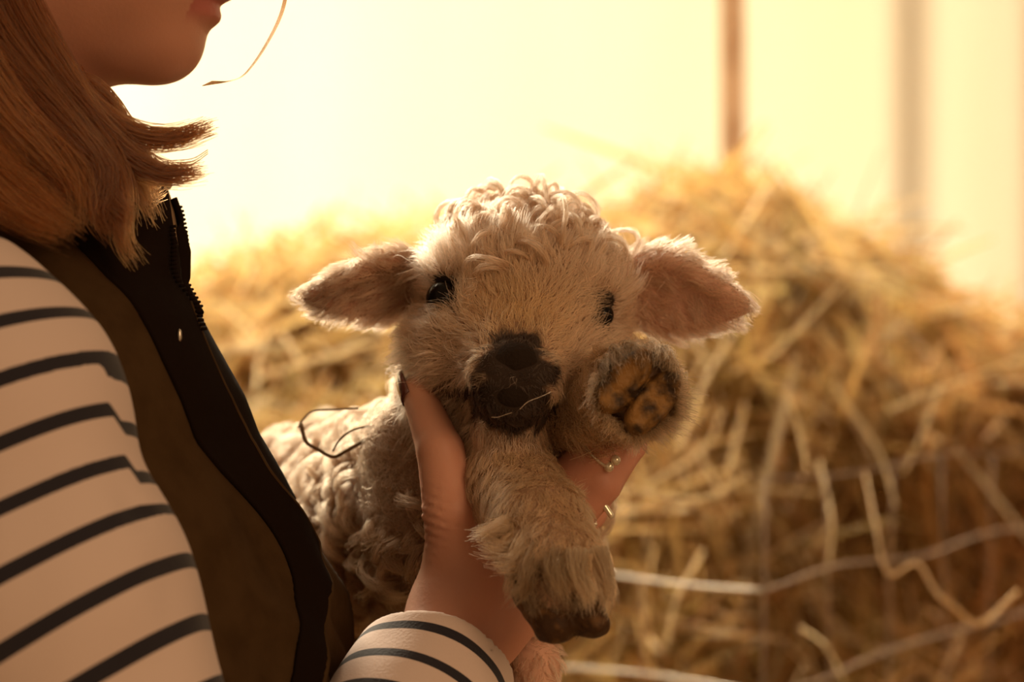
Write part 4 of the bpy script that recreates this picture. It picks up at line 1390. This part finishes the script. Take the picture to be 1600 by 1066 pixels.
# ---- curly fleece in locks
def curl_locks(P0, N0, L, omega, n_str, K, spread, seed, col, lean=None, psi0=0.0, tipn=0.0011):
    r = np.random.default_rng(seed)
    n = len(P0)
    a_ = unit(r.normal(size=(n, 3)))
    tau = unit(a_ - (a_ * N0).sum(1, keepdims=True) * N0)
    if lean is not None:
        tau = unit(tau * 0.9 + lean)
        tau = unit(tau - (tau * N0).sum(1, keepdims=True) * N0)
    ax = np.cross(N0, tau)
    L_ = L * r.uniform(0.55, 1.3, n); om = omega * r.uniform(0.6, 1.3, n)
    t = np.linspace(0, 1, K)
    psi = psi0 + r.uniform(0, 0.4, n)[:, None] + om[:, None] * (t[None] ** 1.25)
    dirs = np.cos(psi)[..., None] * N0[:, None] + np.sin(psi)[..., None] * tau[:, None]
    step = (L_ / (K - 1))[:, None, None]
    path = np.concatenate([np.zeros((n, 1, 3)), np.cumsum(dirs[:, :-1] * step, 1)], 1) + P0[:, None]
    path += ax[:, None] * (r.uniform(-0.25, 0.45, n) * L_)[:, None, None] * t[None, :, None]
    idx = np.repeat(np.arange(n), n_str)
    m = len(idx)
    spr = spread * r.uniform(0.5, 1.5, n)[idx]
    ang = r.uniform(0, 6.28, m); rr = np.sqrt(r.random(m)) * spr
    rad = rr[:, None] * (1.15 - 0.75 * t[None])
    nn = np.cos(psi[idx] + math.pi / 2)[..., None] * N0[idx][:, None] + np.sin(psi[idx] + math.pi / 2)[..., None] * tau[idx][:, None]
    S = path[idx] + (rad * np.cos(ang)[:, None])[..., None] * nn + (rad * 1.25 * np.sin(ang)[:, None])[..., None] * ax[idx][:, None]
    S += 0.0007 * np.sin(t[None, :, None] * 9 + r.uniform(0, 6.28, (m, 1, 3))) + tipn * (t ** 1.5)[None, :, None] * r.normal(size=(m, 1, 3)) * r.uniform(0.2, 1.2, n)[idx][:, None, None]
    c = np.asarray(col)[idx] * r.uniform(0.72, 1.18, (m, 1))
    return S, c


short_nk = rc(LV.astype(np.float32), Q(655, 640, 0.085), Q(640, 745, 0.07), 0.018, 0.026) < 0.010
bp, bn = sample(LV, LF, LN, 14500, mask=(reg_v == 3) & (LV[:, 1] < 0.36) & ~short_nk)
bc = np.tile(CREAM * np.array([0.74, 0.66, 0.58]), (len(bp), 1)) * (1 + 0.18 * vnoise(bp, 90, 41))[:, None]
SA, CA = curl_locks(bp, bn, 0.038, 5.4, 40, 16, 0.0032, 11, bc, psi0=0.15, tipn=0.0013)
# undercoat
up_, un_ = sample(LV, LF, LN, 5.5e5, mask=(reg_v == 3) & (LV[:, 1] < 0.36))
SU = strands(up_, un_, unit(np.random.default_rng(3).normal(size=(len(up_), 3))), np.full(len(up_), 0.009), 0.6, 7, wav=0.4, clump=0.3, seed=8)
CU = np.tile(CREAM * np.array([0.62, 0.52, 0.46]), (len(up_), 1)) * np.random.default_rng(4).uniform(0.75, 1.1, (len(up_), 1))
# top-knot
tm = (reg_v == 0)
qv = hloc(LV)
tp, tn = sample(LV, LF, LN, 21000, mask=tm & (qv[:, 2] > 0.016) & (np.abs(qv[:, 0]) < 0.047) & (qv[:, 1] > -0.045) & (qv[:, 1] < 0.05))
tq = hloc(tp)
w_ = (tq[:, 2] + 0.25 * tq[:, 0] * np.sign(tq[:, 0]) * -1)
keep = rng.random(len(tp)) < np.clip((w_ - 0.009) / 0.022, 0, 1) ** 1.5
tp, tn = tp[keep], tn[keep]
tcol = np.tile(CREAM * np.array([0.95, 0.9, 0.84]), (len(tp), 1))
ST, CT = curl_locks(tp, tn, 0.037, 5.6, 30, 16, 0.0016, 12, tcol, lean=Rr @ np.array([0.0, -0.2, 0.1]), psi0=-0.2)
P = np.concatenate([SA, ST]); C = np.concatenate([CA, CT])
R = np.full(P.shape[:2], 0.00014) * (1 - 0.7 * np.linspace(0, 1, 16)[None] ** 2)
fl = curves_obj('curly_fleece', P, R, M_FUR, lamb, C)
fl['label'] = 'tight woolly curls of the back and crown'
R = np.full(SU.shape[:2], 0.00013) * (1 - 0.7 * np.linspace(0, 1, 7)[None] ** 2)
curves_obj('undercoat', SU, R, M_FUR, lamb, CU)

# whiskers: fine pale hairs caught on the muzzle and across the finger
wp = [[Q(862, 612, -0.052), Q(845, 620, -0.055), Q(825, 628, -0.055), Q(812, 640, -0.055)],
      [Q(800, 645, -0.05), Q(790, 648, -0.055), Q(778, 652, -0.052), Q(768, 652, -0.05)],
      [Q(950, 690, -0.004), Q(930, 702, -0.006), Q(910, 712, -0.006), Q(890, 719, -0.004)]]
WP = np.stack([catmull(w, 10) for w in wp])
o = curves_obj('whiskers', WP, np.full(WP.shape[:2], 0.00013), M_FUR, lamb, np.tile([[0.7, 0.5, 0.3]], (3, 1)))

# ------------------------------------------------------------------ bits of hay caught in the fleece
tw = [([Q(466, 668, 0.10), Q(474, 655, 0.09), Q(490, 642, 0.09), Q(525, 640, 0.09), Q(560, 638, 0.09)], 0.0006, 'thin pale hay wisp lying highest on the lamb\'s back'),
      ([Q(470, 662, 0.085), Q(478, 690, 0.08), Q(496, 702, 0.078), Q(520, 714, 0.076), Q(542, 704, 0.074), Q(575, 685, 0.074), Q(605, 668, 0.074)], 0.0011, 'dark bent hay stalk caught in the wool of the lamb\'s back'),
      ([Q(520, 705, 0.074), Q(532, 686, 0.070), Q(552, 672, 0.070), Q(580, 666, 0.072), Q(600, 668, 0.072)], 0.0006, 'fine arched hay blade above the dark bent stalk on the lamb')]
for pts, r_, lb in tw:
    v, f = tube(catmull(pts, 26), r_, 6)
    tag(mesh_obj('hay_stalk', v, f, M_STRAW, col=(0.16, 0.085, 0.035)), lb, 'hay stalk')
